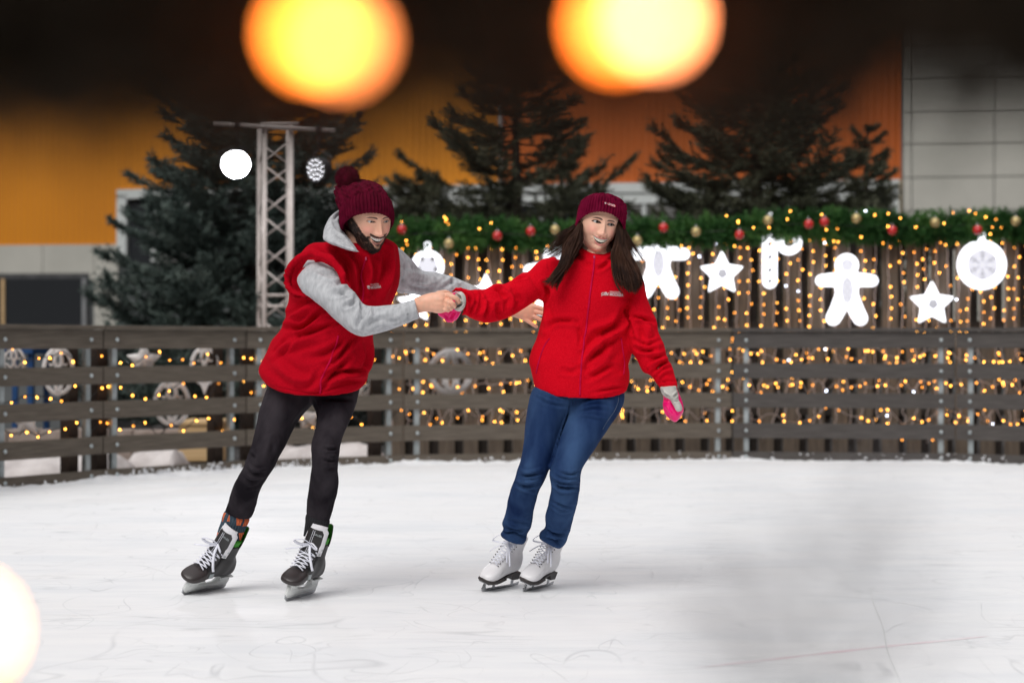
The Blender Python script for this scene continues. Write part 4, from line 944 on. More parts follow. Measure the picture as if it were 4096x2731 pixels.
# ------------------------------------------------------------------ skates
def skate_frame(tip, yaw, roll, scale):
    """blade toe touches the ice at source px 'tip'; yaw from camera direction to image left; roll leans the boot to image right"""
    Y = HC * F / (tip[1] - CY); p = np.array([(tip[0] - CX) * Y / F, Y, 0]); a = R(yaw)
    f = np.array([-math.sin(a), -math.cos(a), 0]); l = np.array([math.cos(a), -math.sin(a), 0]); up = np.array([0, 0, 1.0])
    r = R(roll); u2 = up * math.cos(r) + l * math.sin(r); l2 = l * math.cos(r) - up * math.sin(r)
    B = np.array([f, l2, u2]); off = p - f * .135 * scale
    return lambda V: (np.asarray(V, float) * scale) @ B + off
def secsYZ(rows, n=32, e=.9):
    """rows: x, half width, z bottom, z top, y shift, x shift of top (lean)"""
    A = cat(rows, 5); V = []; th = np.linspace(0, 2 * np.pi, n, endpoint=False)
    for x, hw, zb, zt, ys, xs in A:
        c, s = np.cos(th), np.sin(th); c = np.sign(c) * np.abs(c) ** e; s = np.sign(s) * np.abs(s) ** e; z = (zb + zt) / 2 + (zt - zb) / 2 * s
        V.append(np.column_stack([x + xs * (z - zb) / (zt - zb + 1e-9), ys + hw * c, z]))
    return np.vstack(V), grid_faces(len(A), n)
def shaft(rows, n=32):
    """rows: z, centre x, half length x, half width y"""
    A = cat(rows, 5); th = np.linspace(0, 2 * np.pi, n, endpoint=False); V = []
    for z, cx, hx, hy in A: V.append(np.column_stack([cx + hx * np.cos(th), hy * np.sin(th), np.full(n, z) + 0]))
    return np.vstack(V), grid_faces(len(A), n)
def plate(poly, y0, y1):
    n = len(poly); V = [(x, y, z) for y in (y0, y1) for x, z in poly]; return V, [tuple(range(n)), tuple(reversed(range(n, 2 * n)))] + [(i, i + n, (i + 1) % n + n, (i + 1) % n) for i in range(n)]
def laces(W, person, sk, x0, z0, x1, z1, hw0, hw1, n, r, surf, curve=.012, bow=None):
    m = MB(); pts = []
    for i in range(n):
        u0 = i / n; u1 = (i + 1) / n
        for sg in (-1, 1):
            P = []
            for t in np.linspace(0, 1, 9):
                u = u0 + (u1 - u0) * t; hw = hw0 + (hw1 - hw0) * u; y = sg * hw * (1 - 2 * t); x = x0 + (x1 - x0) * u; z = z0 + (z1 - z0) * u
                nx, nz = (z1 - z0), -(x1 - x0); L_ = math.hypot(nx, nz); nx, nz = abs(nx) / L_, abs(nz) / L_; b_ = curve * (1 - (y / hw) ** 2) + (.0018 if sg > 0 else 0)
                P.append((x + nx * b_, y, z + nz * b_))
            m.tube(P, r, 6, flat=.6)
        if i % 1 == 0:
            hw = hw0 + (hw1 - hw0) * u0
    m.V = [W(v) for v in m.V]; m.build('laces', M['lace'], person)
    if bow:
        m = MB()
        for P in bow: m.tube(cat(P, 6), r * 1.35, 6, flat=.45)
        m.V = [W(v) for v in m.V]; m.build('lace_bow', M['lace'], person)
def sub(name, V, Fc, mat, par, smooth=True): return obj(name, V, Fc, mat, par, smooth)
def hockey_skate(person, tip, yaw, roll, sc_, label):
    W = skate_frame(tip, yaw, roll, sc_)
    foot = secsYZ([(-.115, .022, .085, .16, 0, 0), (-.100, .036, .078, .19, 0, .01), (-.06, .040, .077, .21, 0, .01), (-.01, .038, .078, .20, 0, 0), (.04, .042, .077, .170, 0, 0), (.09, .047, .076, .140, .002, 0), (.125, .046, .077, .122, .003, 0), (.150, .036, .080, .108, .003, 0), (.160, .018, .086, .100, .003, 0)])
    sh = shaft([(.13, -.055, .055, .036), (.17, -.055, .052, .036), (.19, -.050, .047, .038), (.215, -.050, .046, .040), (.240, -.050, .048, .042)])
    V, Fq = fuse([foot, sh], .0045, 4); N_ = normals(V, Fq)
    # seam line relief
    V = V + N_ * (.0012 * np.sin(V[:, 0] * 90 + V[:, 2] * 40) * (V[:, 2] > .1))[:, None]
    bt = obj('hockey_skate', W(V), Fq, M['boot_black'], person); bt['label'] = label
    V, Fc = secsYZ([(.086, .0485, .0755, .146, .002, -.010), (.108, .0490, .0752, .137, .0025, -.006), (.128, .0475, .0755, .125, .003, 0), (.150, .0385, .078, .112, .003, 0), (.162, .021, .084, .103, .003, 0), (.1655, .006, .09, .097, .003, 0)], 36); sub('toe_cap', W(V), Fc, M['sole_black'], bt)
    # tongue rising in front, with felt edge
    def tong(hw, dx, z0, z1, th, xo=0.0):
        rows = []; zz0 = .150
        for t in np.linspace((z0 - zz0) / (z1 - zz0), 1, 12):
            z = zz0 + (z1 - zz0) * t; x = .060 - .070 * t + .034 * max(0, t - .55) + xo; w_ = hw * (1 - .10 * t) * (1 if t < .93 else .86); rows.append((z, x, th, w_))
        return shaft(rows)
    V, Fc = tong(.053, 0, .200, .322, .011); V[:, 0] -= np.abs(V[:, 1]) ** 2 * 11; sub('tongue_felt', W(V), Fc, M['felt'], bt)
    V, Fc = tong(.042, 0, .150, .304, .008, .009); V[:, 0] -= np.abs(V[:, 1]) ** 2 * 11; sub('tongue', W(V), Fc, M['boot_black'], bt)
    for s_ in (-.004, .004):
        m = MB(); P = [(.060 - .070 * t + .034 * max(0, t - .55) + .0185, s_, .150 + .154 * t) for t in np.linspace(.3, .97, 8)]; m.tube(P, .0009, 5); m.V = [W(v) for v in m.V]; m.build('stitching', M['lace'], bt)
    # tongue badge: text
    cu = bpy.data.curves.new('t', 'FONT'); cu.body = 'BAUER'; cu.size = .0125; cu.extrude = .0004; o = bpy.data.objects.new('t', cu); C.objects.link(o); me = bpy.data.meshes.new_from_object(o.evaluated_get(bpy.context.evaluated_depsgraph_get())); Vt = np.array([v.co[:] for v in me.vertices]); Ft = [tuple(p_.vertices) for p_ in me.polygons]; bpy.data.objects.remove(o)
    t0 = .90; z = .150 + .154 * t0 - .008; x = .060 - .070 * t0 + .034 * (t0 - .55) + .019; Vb = np.column_stack([x + Vt[:, 2] - Vt[:, 1] * .2 - (Vt[:, 0] * 0 + .012) ** 2 * 6, -.032 + Vt[:, 0] + .045 - .010, z + Vt[:, 1]]); sub('badge', W(Vb), Ft, M['galv'], bt, False)
    # green liner and tendon guard
    V, Fc = shaft([(.228, -.052, .041, .035), (.250, -.055, .041, .036), (.262, -.060, .038, .037)]); sub('liner', W(V), Fc, M['green'], bt)
    n = 14; V = []
    for j in range(9):
        t = j / 8; z = .228 + .085 * t; hw = .040 * (1 - .35 * t ** 2)
        for i in range(n): a = -1 + 2 * i / (n - 1); V.append((-.098 - .022 * t + .034 * a * a * (1 - .2 * t), hw * a, z - .01 * a * a * t))
    V = np.array(V); Vo = V + [-.005, 0, 0]; f = [(j * n + i, j * n + i + 1, (j + 1) * n + i + 1, (j + 1) * n + i) for j in range(8) for i in range(n - 1)]; sub('tendon_guard_lining', W(V), f, M['green'], bt); Vo2 = np.vstack([Vo, V + [-.0005, 0, 0]]); k = len(V)
    f2 = [tuple(reversed(q)) for q in f] + [(8 * n + i, 8 * n + i + 1, 8 * n + i + 1 + k, 8 * n + i + k) for i in range(n - 1)]; sub('tendon_guard', W(Vo2), f2, M['sole_black'], bt)
    # holder and runner
    outl = [(-.125, .078), (-.130, .045), (-.122, .018), (.128, .017), (.140, .030), (.132, .055), (.128, .079), (.055, .079), (.045, .058), (.030, .046), (-.028, .046), (-.045, .060), (-.052, .079)]
    V, Fc = plate(outl, -.0065, .0065); m = MB(); m.add(V, Fc); m.box((-.125, -.026, .072), (-.050, .026, .0785), .003); m.box((.052, -.030, .0715), (.130, .030, .078), .003)
    m.box((-.120, -.0115, .050), (-.062, .0115, .076), .004); m.box((.066, -.0125, .048), (.124, .0125, .076), .004); m.V = [W(v) for v in m.V]; m.build('blade_holder', M['holder'], bt)
    V, Fc = plate([(-.128, .022), (-.134, .012), (-.125, .003), (-.08, .0), (.08, .0), (.122, .002), (.140, .014), (.141, .030), (.12, .019), (-.10, .020)], -.0022, .0022); sub('runner', W(V), Fc, M['steel'], bt, False)
    laces(W, bt, bt, .098, .140, .000, .232, .031, .044, 8, .0042, None, .013, bow=[
        [(.030, .0, .242), (.055, .020, .252), (.066, .052, .240), (.046, .030, .232), (.032, .0, .240)], [(.030, .0, .242), (.060, -.022, .256), (.078, -.055, .246), (.055, -.035, .232), (.032, 0, .24)],
        [(.032, .0, .240), (.055, -.025, .222), (.070, -.060, .208), (.074, -.085, .196)], [(.032, 0, .24), (.060, .022, .210), (.070, .046, .170), (.067, .058, .145)]])
    m = MB()
    for i in range(2):
        for sg in (-1, 1): P = (.004 + i * .012, sg * .045, .224 - i * .018); m.tube([(P[0] - .002, P[1], P[2]), (P[0] + .004, P[1] + sg * .001, P[2] + .002)], .0048, 10)
    m.V = [W(v) for v in m.V]; m.build('eyelet', M['galv'], bt)
    m = MB(); m.box((.035, .0425, .100), (.062, .0450, .122), .001); m.V = [W(v) for v in m.V]; m.build('side_badge', M['galv'], bt, False)
    return W
def figure_skate(person, tip, yaw, roll, sc_, label):
    W = skate_frame(tip, yaw, roll, sc_)
    foot = secsYZ([(-.105, .020, .080, .15, 0, 0), (-.092, .031, .078, .19, 0, 0), (-.06, .034, .073, .20, 0, 0), (-.01, .033, .066, .185, 0, 0), (.04, .040, .057, .155, 0, 0), (.08, .045, .054, .130, .002, 0), (.115, .043, .055, .108, .003, 0), (.136, .033, .058, .092, .003, 0), (.146, .016, .062, .083, .003, 0)])
    sh = shaft([(.12, -.052, .048, .031), (.17, -.054, .044, .033), (.21, -.058, .044, .035), (.255, -.064, .048, .040)])
    V, Fq = fuse([foot, sh], .004, 5); bt = obj('figure_skate', W(V), Fq, M['boot_white'], person); bt['label'] = label
    V, Fc = secsYZ([(.00, .034, .053, .062, 0, 0), (.03, .040, .049, .066, 0, 0), (.08, .046, .046, .064, .002, 0), (.12, .0435, .047, .066, .003, 0), (.140, .032, .051, .070, .003, 0), (.148, .014, .055, .071, .003, 0)], 32, .6); sub('sole', W(V), Fc, M['sole_black'], bt)
    V, Fc = plate([(-.110, .080), (-.104, .046), (-.062, .046), (-.046, .072), (-.01, .062), (.01, .055), (.01, .066), (-.05, .082)], -.027, .027); sub('heel', W(V), Fc, M['sole_black'], bt, False)
    V, Fc = plate([(-.150, .018), (-.148, .004), (-.09, 0), (.10, 0), (.130, .004), (.136, .018), (.128, .024), (.10, .014), (-.10, .012)], -.002, .002); m = MB(); m.add(V, Fc)
    for pl in ([(-.104, .012), (-.090, .012), (-.082, .046), (-.096, .046)], [(.038, .012), (.050, .012), (.060, .047), (.046, .047)], [(.100, .012), (.134, .014), (.122, .047), (.110, .047), (.112, .026)]): m.add(*plate(pl, -.003, .003))
    m.box((-.104, -.02, .0435), (-.06, .02, .0465)); m.box((.03, -.03, .0435), (.13, .03, .0465)); m.V = [W(v) for v in m.V]; m.build('runner', M['steel'], bt, False)
    laces(W, bt, bt, .082, .132, -.008, .225, .020, .034, 8, .0036, None, .011, bow=[
        [(.010, 0, .236), (.034, .025, .262), (.040, .052, .235), (.030, .030, .222), (.012, 0, .234)], [(.010, 0, .236), (.040, -.030, .262), (.052, -.062, .225), (.035, -.035, .222), (.012, 0, .234)],
        [(.012, 0, .234), (.040, .022, .215), (.046, .034, .175), (.044, .040, .150)], [(.012, 0, .234), (.046, .036, .215), (.050, .055, .170), (.046, .062, .140)], [(.012, 0, .234), (.046, -.036, .20), (.058, -.060, .170)]])
    m = MB()
    for i in range(9):
        u = i / 8; x = .080 - .088 * u; z = .129 + .09 * u; hw = .024 + .012 * u
        for sg in (-1, 1): m.tube([(x, sg * hw, z), (x + .005, sg * (hw + .0015), z + .004)], .0022, 8)
    m.V = [W(v) for v in m.V]; m.build('eyelet', M['sole_black'], bt)
    V, Fc = shaft([(.20, -.014, .007, .028), (.24, -.020, .007, .031), (.268, -.022, .006, .030), (.275, -.023, .004, .024)]); sub('tongue', W(V), Fc, M['boot_white'], bt)
    m = MB(); m.tube([(-.014, .0, .252), (-.0115, 0, .2528)], .0055, 14); m.V = [W(v) for v in m.V]; m.build('badge', M['sole_black'], bt)
    return W
# ================================================================== THE MAN
man = thing('person', 'bearded man leaning forward in a crimson vest over a grey hoodie, holding a mitten', 'person', (S(1000, 2400, 7.2)[0], 7.2, 0))
PM = dict(jaw=.40, cheek=.0075, chin=.006, nose=1.08, mw=.0295, mz=-.0635, mh=.0165, curve=.0085, eh=.0042, lip=[.45, .17, .15], bcurve=.8, brow=.0044, browc=[.075, .042, .03], lash=.5, beard=True, skin=np.array([.80, .45, .315]), iris=[.06, .05, .03], gaze=(.12, -1, -.16), th=.0122, ty=-.0014)
HM = hmat(31, 17, -3); hs = 1.085
eye_w = S(*F1(1082, 628), 6.985); hc = eye_w - (HM @ (np.array([0, -.0815, 0]) * hs))
hv, hf, hcol, hx = head(man, PM)
def place(V, Mx, c, s): return (np.asarray(V) * s) @ Mx.T + c
# neck, core and hands form one body mesh with the head
bodyV, bodyF, bodyC = [], [], []
class Body:
    def __init__(s): s.V = []; s.F = []; s.C = []; s.n = 0
    def add(s, V, Fq, col):
        Fq = [tuple(int(i) + s.n for i in f) for f in Fq]; s.V.append(V); s.F += Fq; s.C.append(np.tile(col, (len(V), 1)) if np.ndim(col) == 1 else col); s.n += len(V)
    def build(s, par): return obj('body', np.vstack(s.V), s.F, M['skin'], par, True, np.vstack(s.C))
B = Body(); B.add(place(hv, HM, hc, hs), hf, hcol); SK = PM['skin']
Pn = lambda f, x, y, Y: S(*f(x, y), Y)
# hand that grips the mitten
def hand_col(V, base, seed=0):
    nz = np.array([mnoise.noise(Vector(v * 60 + seed)) for v in V])[:, None]; return np.clip(base * (1 + .10 * nz) + np.array([.03, -.01, -.01]) * nz, 0, 1)
YH = 6.93
palm = loft([sec(Z2, 190, 380, 225, 585, YH + .01, .030), sec(Z2, 290, 338, 300, 568, YH, .030), sec(Z2, 400, 306, 400, 560, YH - .005, .029), sec(Z2, 520, 290, 490, 578, YH - .01, .028), sec(Z2, 610, 300, 570, 576, YH - .008, .025), sec(Z2, 650, 325, 620, 560, YH, .016)], 32)
fing = [palm,
    capsule([Pn(H1, 540, 470, YH - .012), Pn(H1, 720, 530, YH - .030), Pn(H1, 850, 600, YH - .026), Pn(H1, 900, 690, YH - .006)], [.0125, .0112, .0102, .0090]),
    capsule([Pn(H1, 500, 640, YH - .018), Pn(H1, 640, 700, YH - .038), Pn(H1, 740, 760, YH - .030), Pn(H1, 770, 830, YH - .008)], [.0122, .0112, .0100, .0088]),
    capsule([Pn(H1, 470, 790, YH - .016), Pn(H1, 580, 810, YH - .034), Pn(H1, 655, 850, YH - .026), Pn(H1, 660, 905, YH - .006)], [.0118, .0106, .0095, .0084]),
    capsule([Pn(H1, 400, 905, YH - .010), Pn(H1, 490, 915, YH - .026), Pn(H1, 560, 935, YH - .018), Pn(H1, 565, 960, YH - .002)], [.0108, .0096, .0086, .0078]),
    capsule([Pn(H1, 250, 430, YH + .012), Pn(H1, 480, 400, YH + .030), Pn(H1, 640, 460, YH + .040), Pn(H1, 740, 560, YH + .038)], [.0125, .0125, .0108, .0092])]
hV, hF = fuse(fing, .0022, 4)
hV = folds(hV, hF, [(H1, [(565, 440), (600, 560), (700, 690)], 2.4, -0.00110), (H1, [(560, 690), (600, 760), (690, 830)], 2.2, -0.00100), (H1, [(520, 840), (570, 870), (610, 920)], 2.0, -0.00100), (H1, [(200, 620), (450, 600)], 6, 0.00060), (H1, [(150, 760), (420, 760)], 6, 0.00050), (H1, [(560, 480), (585, 520)], 6, 0.00090), (H1, [(520, 700), (560, 730)], 6, 0.00110)])
B.add(hV, hF, hand_col(hV, SK * [1.02, .98, .98]))
# far hand, open behind the woman's elbow
Y2 = 7.50
fing = [loft([sec(Z2, 1440, 470, 1460, 610, Y2, .022), sec(Z2, 1560, 450, 1560, 640, Y2, .022), sec(Z2, 1680, 440, 1660, 675, Y2, .020), sec(Z2, 1770, 440, 1745, 690, Y2, .017), sec(Z2, 1830, 470, 1800, 660, Y2, .012)], 28),
    capsule([Pn(Z2, 1760, 480, Y2), Pn(Z2, 1860, 500, Y2 - .01), Pn(Z2, 1960, 535, Y2 - .012), Pn(Z2, 2050, 570, Y2 - .005)], [.0115, .0098, .0090, .0075]),
    capsule([Pn(Z2, 1770, 545, Y2), Pn(Z2, 1880, 570, Y2 - .01), Pn(Z2, 1980, 600, Y2 - .012), Pn(Z2, 2075, 630, Y2 - .004)], [.0115, .0098, .0090, .0075]),
    capsule([Pn(Z2, 1740, 600, Y2), Pn(Z2, 1830, 635, Y2 - .01), Pn(Z2, 1920, 680, Y2 - .012), Pn(Z2, 1990, 715, Y2 - .004)], [.0112, .0096, .0088, .0073]),
    capsule([Pn(Z2, 1660, 640, Y2), Pn(Z2, 1730, 690, Y2 - .006), Pn(Z2, 1795, 735, Y2 - .010), Pn(Z2, 1838, 760, Y2 - .006)], [.0110, .0092, .0084, .0072]),
    capsule([Pn(Z2, 1600, 480, Y2 + .01), Pn(Z2, 1700, 430, Y2 + .02), Pn(Z2, 1790, 400, Y2 + .026)], [.012, .011, .009])]
gV, gF = fuse(fing, .0022, 4); B.add(gV, gF, hand_col(gV, SK * [.95, .9, .88], 5))
# neck and torso core, limbs inside the clothes
core = [loft([sec(Z1, 980, 760, 1250, 930, 7.12, .055), sec(Z1, 990, 860, 1300, 1000, 7.13, .06), sec(Z1, 900, 1000, 1400, 1080, 7.16, .08), (*Z1(640, 1200), *Z1(1480, 1230), 7.2, .10), (*Z4(600, 700), *Z4(1300, 700), 7.2, .08), (*Z4(450, 1100), *Z4(1250, 1150), 7.22, .08)], 32, 5)]
for side in ([(Z8, 650, 200, 7.24), (Z8, 440, 700, 7.14), (Z8, 390, 950, 7.08), (Z8, 140, 1450, 7.28)], [(Z8, 1120, 250, 7.24), (Z8, 1040, 700, 7.08), (Z8, 1010, 950, 7.0), (Z8, 945, 1450, 7.14)]):
    core.append(capsule([Pn(*q) for q in side], [.050, .034, .026, .022]))
core.append(capsule([Pn(Z1, 680, 1230, 7.1), Pn(Z4, 1280, 600, 6.96), Pn(Z4, 1880, 440, 6.94)], [.032, .028, .024])); core.append(capsule([Pn(Z1, 1520, 1150, 7.28), Pn(Z2, 400, 200, 7.42), Pn(Z2, 1480, 540, 7.5)], [.026, .022, .020]))
cV, cF = fuse(core, .008, 2); B.add(cV, cF, SK); B.build(man)
face_parts(man, None, PM, HM, hc, hs)
# beard strands
rgn = np.random.default_rng(5); bw = hx['beard']; idx = rgn.choice(len(bw), 11000, p=bw / bw.sum()); P0 = place(hv[idx], HM, hc, hs); Nn = hx['N'][idx] @ HM.T
dn = Nn * .7 + np.array([0, 0, -.75]) @ np.eye(3) + rgn.normal(0, .25, Nn.shape); dn /= np.linalg.norm(dn, axis=1)[:, None]
strands('beard', P0 - dn * .001, dn, .0070, .00036, M['beard'], man, rgn, .7, 3)
ebi = []
# beanie
hat = ribbed('beanie', [(*F1(235, 590), *F1(1370, 420), 7.05, .112, -40), (*F1(195, 470), *F1(1345, 330), 7.06, .114, -42), (*F1(150, 300), *F1(1310, 190), 7.07, .114, -42), (*F1(85, 120), *F1(1275, 60), 7.08, .108, -38), (*F1(60, -30), *F1(1205, -50), 7.10, .098, -32), (*F1(80, -120), *F1(1110, -170), 7.13, .075, -26), (*F1(180, -210), *F1(960, -250), 7.13, .056, -18), (*F1(320, -285), *F1(780, -295), 7.13, .03, -8), (*F1(470, -310), *F1(620, -310), 7.13, .008, 0)], 40, .0075, M['knit'], man, 420, 7, True, 0, .006, True)
ribbed('beanie_cuff', [(*F1(228, 800), *F1(1388, 640), 7.05, .112, -44), (*F1(192, 740), *F1(1412, 560), 7.05, .119, -44), (*F1(176, 600), *F1(1418, 460), 7.05, .121, -46), (*F1(170, 460), *F1(1400, 330), 7.055, .120, -46), (*F1(186, 400), *F1(1372, 200), 7.06, .116, -46), (*F1(225, 370), *F1(1330, 150), 7.06, .110, -44)], 46, .0042, M['knit'], hat, 460, 6, False)
pc = S(*Z1(1020, 245), 7.05); V, Fc = ball(pc, .046, 30, 20); pm = obj('pompom', V, Fc, M['knit'], hat)
q = rgn.normal(0, 1, (5200, 3)); q /= np.linalg.norm(q, axis=1)[:, None]; V, Fq = tufts(pc + q * .036, q, .021, 1, .0011, .25, rgn); 
mpom = obj('yarn', V, Fq, M['knit'], hat, False)
# vest
vest_secs = [(*Z1(1040, 900), *Z1(1440, 880), 7.15, .07, 20), (*Z1(820, 905), *Z1(1500, 905), 7.16, .085, 10), (*Z1(640, 930), *Z1(1548, 950), 7.18, .11, 0), (*Z1(520, 1050), *Z1(1560, 1040), 7.19, .130, 0), (*Z1(400, 1190), *Z1(1565, 1180), 7.2, .145, 0), (*Z1(403, 1340), *Z1(1553, 1330), 7.2, .150, 0),
             (*Z4(495, 230), *Z4(1700, 210), 7.2, .150, 0), (*Z4(485, 370), *Z4(1640, 380), 7.2, .150, 0), (*Z4(452, 450), *Z4(1590, 470), 7.2, .150), (*Z4(458, 530), *Z4(1540, 560), 7.2, .152), (*Z4(424, 600), *Z4(1480, 640), 7.2, .155), (*Z4(392, 680), *Z4(1436, 720), 7.2, .158), (*Z4(300, 790), *Z4(1440, 810), 7.2, .162), (*Z4(236, 930), *Z4(1452, 920), 7.2, .166, 10), (*Z4(165, 1095), *Z4(1440, 1060), 7.2, .168, 22), (*Z4(180, 1170), *Z4(1385, 1160), 7.2, .166, 34), (*Z4(235, 1230), *Z4(1370, 1230), 7.2, .160, 46), (*Z4(290, 1265), *Z4(1320, 1285), 7.2, .148, 46)]
rim1 = capsule([Pn(Z1, 700, 1040, 7.03), Pn(Z1, 610, 1052, 7.045), Pn(Z1, 520, 1105, 7.06), Pn(Z1, 442, 1190, 7.085), Pn(Z1, 415, 1290, 7.10), Pn(Z1, 432, 1380, 7.09), Pn(Z1, 490, 1440, 7.07), Pn(Z1, 580, 1462, 7.05)], [.007, .009, .009, .009, .009, .009, .008, .007], 14, 5)
rim2 = capsule([Pn(Z1, 640, 1030, 7.04), Pn(Z1, 760, 1052, 7.005), Pn(Z1, 870, 1120, 6.995), Pn(Z1, 950, 1225, 6.985), Pn(Z1, 1000, 1345, 6.98), Pn(Z1, 1060, 1450, 6.985), Pn(Z1, 1130, 1560, 7.0)], [.010, .014, .016, .016, .015, .013, .010], 14, 5)
V, Fq = fuse([loft(vest_secs, 72, 5, .92), rim1, rim2], .006, 3)
V = folds(V, Fq, [
    (Z1, [(640, 1090), (560, 1130), (490, 1200), (462, 1290), (480, 1370), (530, 1420)], 13, -.024),
    (Z4, [(880, 440), (760, 540), (620, 640), (440, 640)], 9, -.016), (Z4, [(800, 380), (640, 470), (470, 590)], 14, .014), (Z4, [(1060, 560), (880, 640), (600, 740)], 9, -.009), (Z4, [(1200, 720), (1000, 880), (820, 960), (700, 980)], 13, -.009), (Z4, [(1240, 740), (1100, 920), (1010, 1020)], 9, -.015),
    (Z4, [(900, 760), (700, 780), (420, 870), (290, 960)], 14, .008), (Z4, [(560, 700), (590, 760), (320, 1020)], 6, -.005), (Z4, [(470, 740), (280, 950)], 6, -.004), (Z4, [(1160, 980), (1040, 1120), (900, 1200)], 11, -.012), (Z4, [(1370, 1120), (1150, 1130), (980, 1200), (870, 1330)], 8, -.013), (Z4, [(1330, 1180), (1100, 1190), (960, 1260)], 10, .010), (Z4, [(1370, 820), (1400, 900), (1380, 1040), (1300, 1130)], 12, -.010),
    (Z4, [(1420, 880), (1425, 980), (1390, 1090)], 9, .008), (Z4, [(830, 1160), (740, 1280), (600, 1300)], 12, -.006), (Z4, [(300, 1000), (500, 1180), (760, 1300)], 18, .008),
    (Z1, [(880, 930), (960, 1060), (1040, 1190), (1060, 1400)], 14, -.016), (Z1, [(960, 990), (1080, 1160), (1110, 1400)], 14, .012), (Z1, [(740, 880), (860, 990), (980, 1200)], 12, -.009), (Z1, [(1240, 1050), (1260, 1250), (1230, 1430)], 12, .008), (Z1, [(1310, 1080), (1330, 1250), (1300, 1430)], 12, -.008), (Z1, [(1420, 1000), (1400, 1250), (1330, 1480)], 13, -.009), (Z1, [(1480, 980), (1470, 1250), (1400, 1480)], 12, .008),
    (Z1, [(1150, 1080), (1150, 1250), (1180, 1500)], 10, -.008), (Z4, [(300, 1300), (600, 1365), (860, 1370), (1040, 1300), (1260, 1250)], 4, -.003)], .0035, 7, 3)
vest = obj('fleece_vest', V, Fq, M['fleece_m'], man); vb = bvh(V, Fq)
P = zipper(vb, Z1, [(1215, 1075), (1190, 1160), (1165, 1270), (1190, 1380), (1180, 1500), (1150, 1568)], vest, 'zip', .0036)
zipper(vb, Z4, [(1045, 735), (1010, 850), (960, 1000), (880, 1160), (850, 1240), (842, 1380)], vest, 'zip', .0036)
m = MB(); m.tube([P[0] + (0, -.003, .004), P[0] + (0, -.006, -.010)], .004, 8, flat=.5); m.build('zip_puller', M['ring_pull'], vest)
text_on(vb, 'ТЕХНОПОЛИС', *Z1(1258, 1362), 8.0, 5, vest, 'print', M['print_white'], cw=.60, bold=.01); text_on(vb, 'МОСКВА', *Z1(1258, 1397), 14.5, 5, vest, 'print', M['print_white'], bold=.02, cw=.68)
for i_, (a, b_) in enumerate([((1228, 1365), (1236, 1395)), ((1238, 1362), (1246, 1397)), ((1248, 1366), (1241, 1394))]):
    q = on_cloth(vb, Z1, [a, b_], 4, .002); m = MB(); m.tube(q, .0014, 5); m.build('print', M['print_white'], vest)
# hoodie: sleeves and hood
slv = loft([(*Z4(640, 10), *Z4(720, -130), 7.14, .05), (*Z4(580, 110), *Z4(880, -100), 7.10, .078), (*Z4(640, 240), *Z4(1020, 0), 7.06, .080), (*Z4(745, 320), *Z4(1110, 110), 7.02, .078), (*Z4(880, 430), *Z4(1190, 205), 6.99, .074), (*Z4(1050, 590), *Z4(1265, 300), 6.965, .071), (*Z4(1190, 700), *Z4(1320, 375), 6.95, .069), (*Z4(1305, 742), *Z4(1390, 402), 6.94, .067), (*Z4(1430, 722), *Z4(1500, 402), 6.935, .063), (*Z4(1620, 668), *Z4(1640, 388), 6.932, .055), (*Z4(1800, 605), *Z4(1770, 362), 6.93, .050), (*Z4(1880, 570), *Z4(1830, 345), 6.93, .049), (*Z4(1958, 540), *Z4(1905, 320), 6.93, .050)], 48, 5)
slv2 = loft([(*Z1(1480, 930), *Z1(1470, 1300), 7.24, .07), (*Z1(1575, 975), *Z1(1545, 1435), 7.28, .075), (*Z1(1700, 1100), *Z1(1650, 1450), 7.32, .07), (*Z2(290, 0), *Z2(230, 330), 7.40, .062), (*Z2(480, 28), *Z2(400, 370), 7.43, .060), (*Z2(680, 80), *Z2(600, 400), 7.45, .057), (*Z2(900, 165), *Z2(830, 450), 7.47, .053), (*Z2(1100, 255), *Z2(1050, 520), 7.48, .05), (*Z2(1300, 340), *Z2(1270, 570), 7.49, .046), (*Z2(1470, 420), *Z2(1450, 600), 7.5, .042)], 44, 5)
bodyh = loft([(*Z1(1000, 900), *Z1(1380, 960), 7.15, .065), (*Z1(850, 990), *Z1(1400, 1050), 7.18, .07), (*Z1(750, 1150), *Z1(1450, 1180), 7.2, .085), (*Z4(700, 450), *Z4(1400, 470), 7.2, .09), (*Z4(600, 1000), *Z4(1250, 1000), 7.2, .09)], 40, 4)
hood = loft([(*F1(200, 310), *F1(260, 560), 7.18, .035), (*F1(80, 400), *F1(230, 640), 7.16, .05), (*F1(-60, 520), *F1(260, 760), 7.13, .06), (*F1(-160, 700), *F1(290, 880), 7.09, .062), (*F1(-215, 890), *F1(390, 1000), 7.05, .055), (*F1(-200, 1050), *F1(480, 1120), 7.02, .048), (*F1(100, 1180), *F1(560, 1230), 6.99, .040), (*F1(390, 1290), *F1(610, 1300), 6.975, .028), (*F1(560, 1320), *F1(640, 1320), 6.97, .012)], 40, 6)
hood2 = loft([(*F1(1180, 850), *F1(1260, 900), 7.12, .05), (*F1(1100, 960), *F1(1330, 1010), 7.12, .05), (*F1(1050, 1100), *F1(1380, 1090), 7.12, .04)], 24, 4)
V, Fq = fuse([slv, slv2, bodyh, hood], .006, 3)
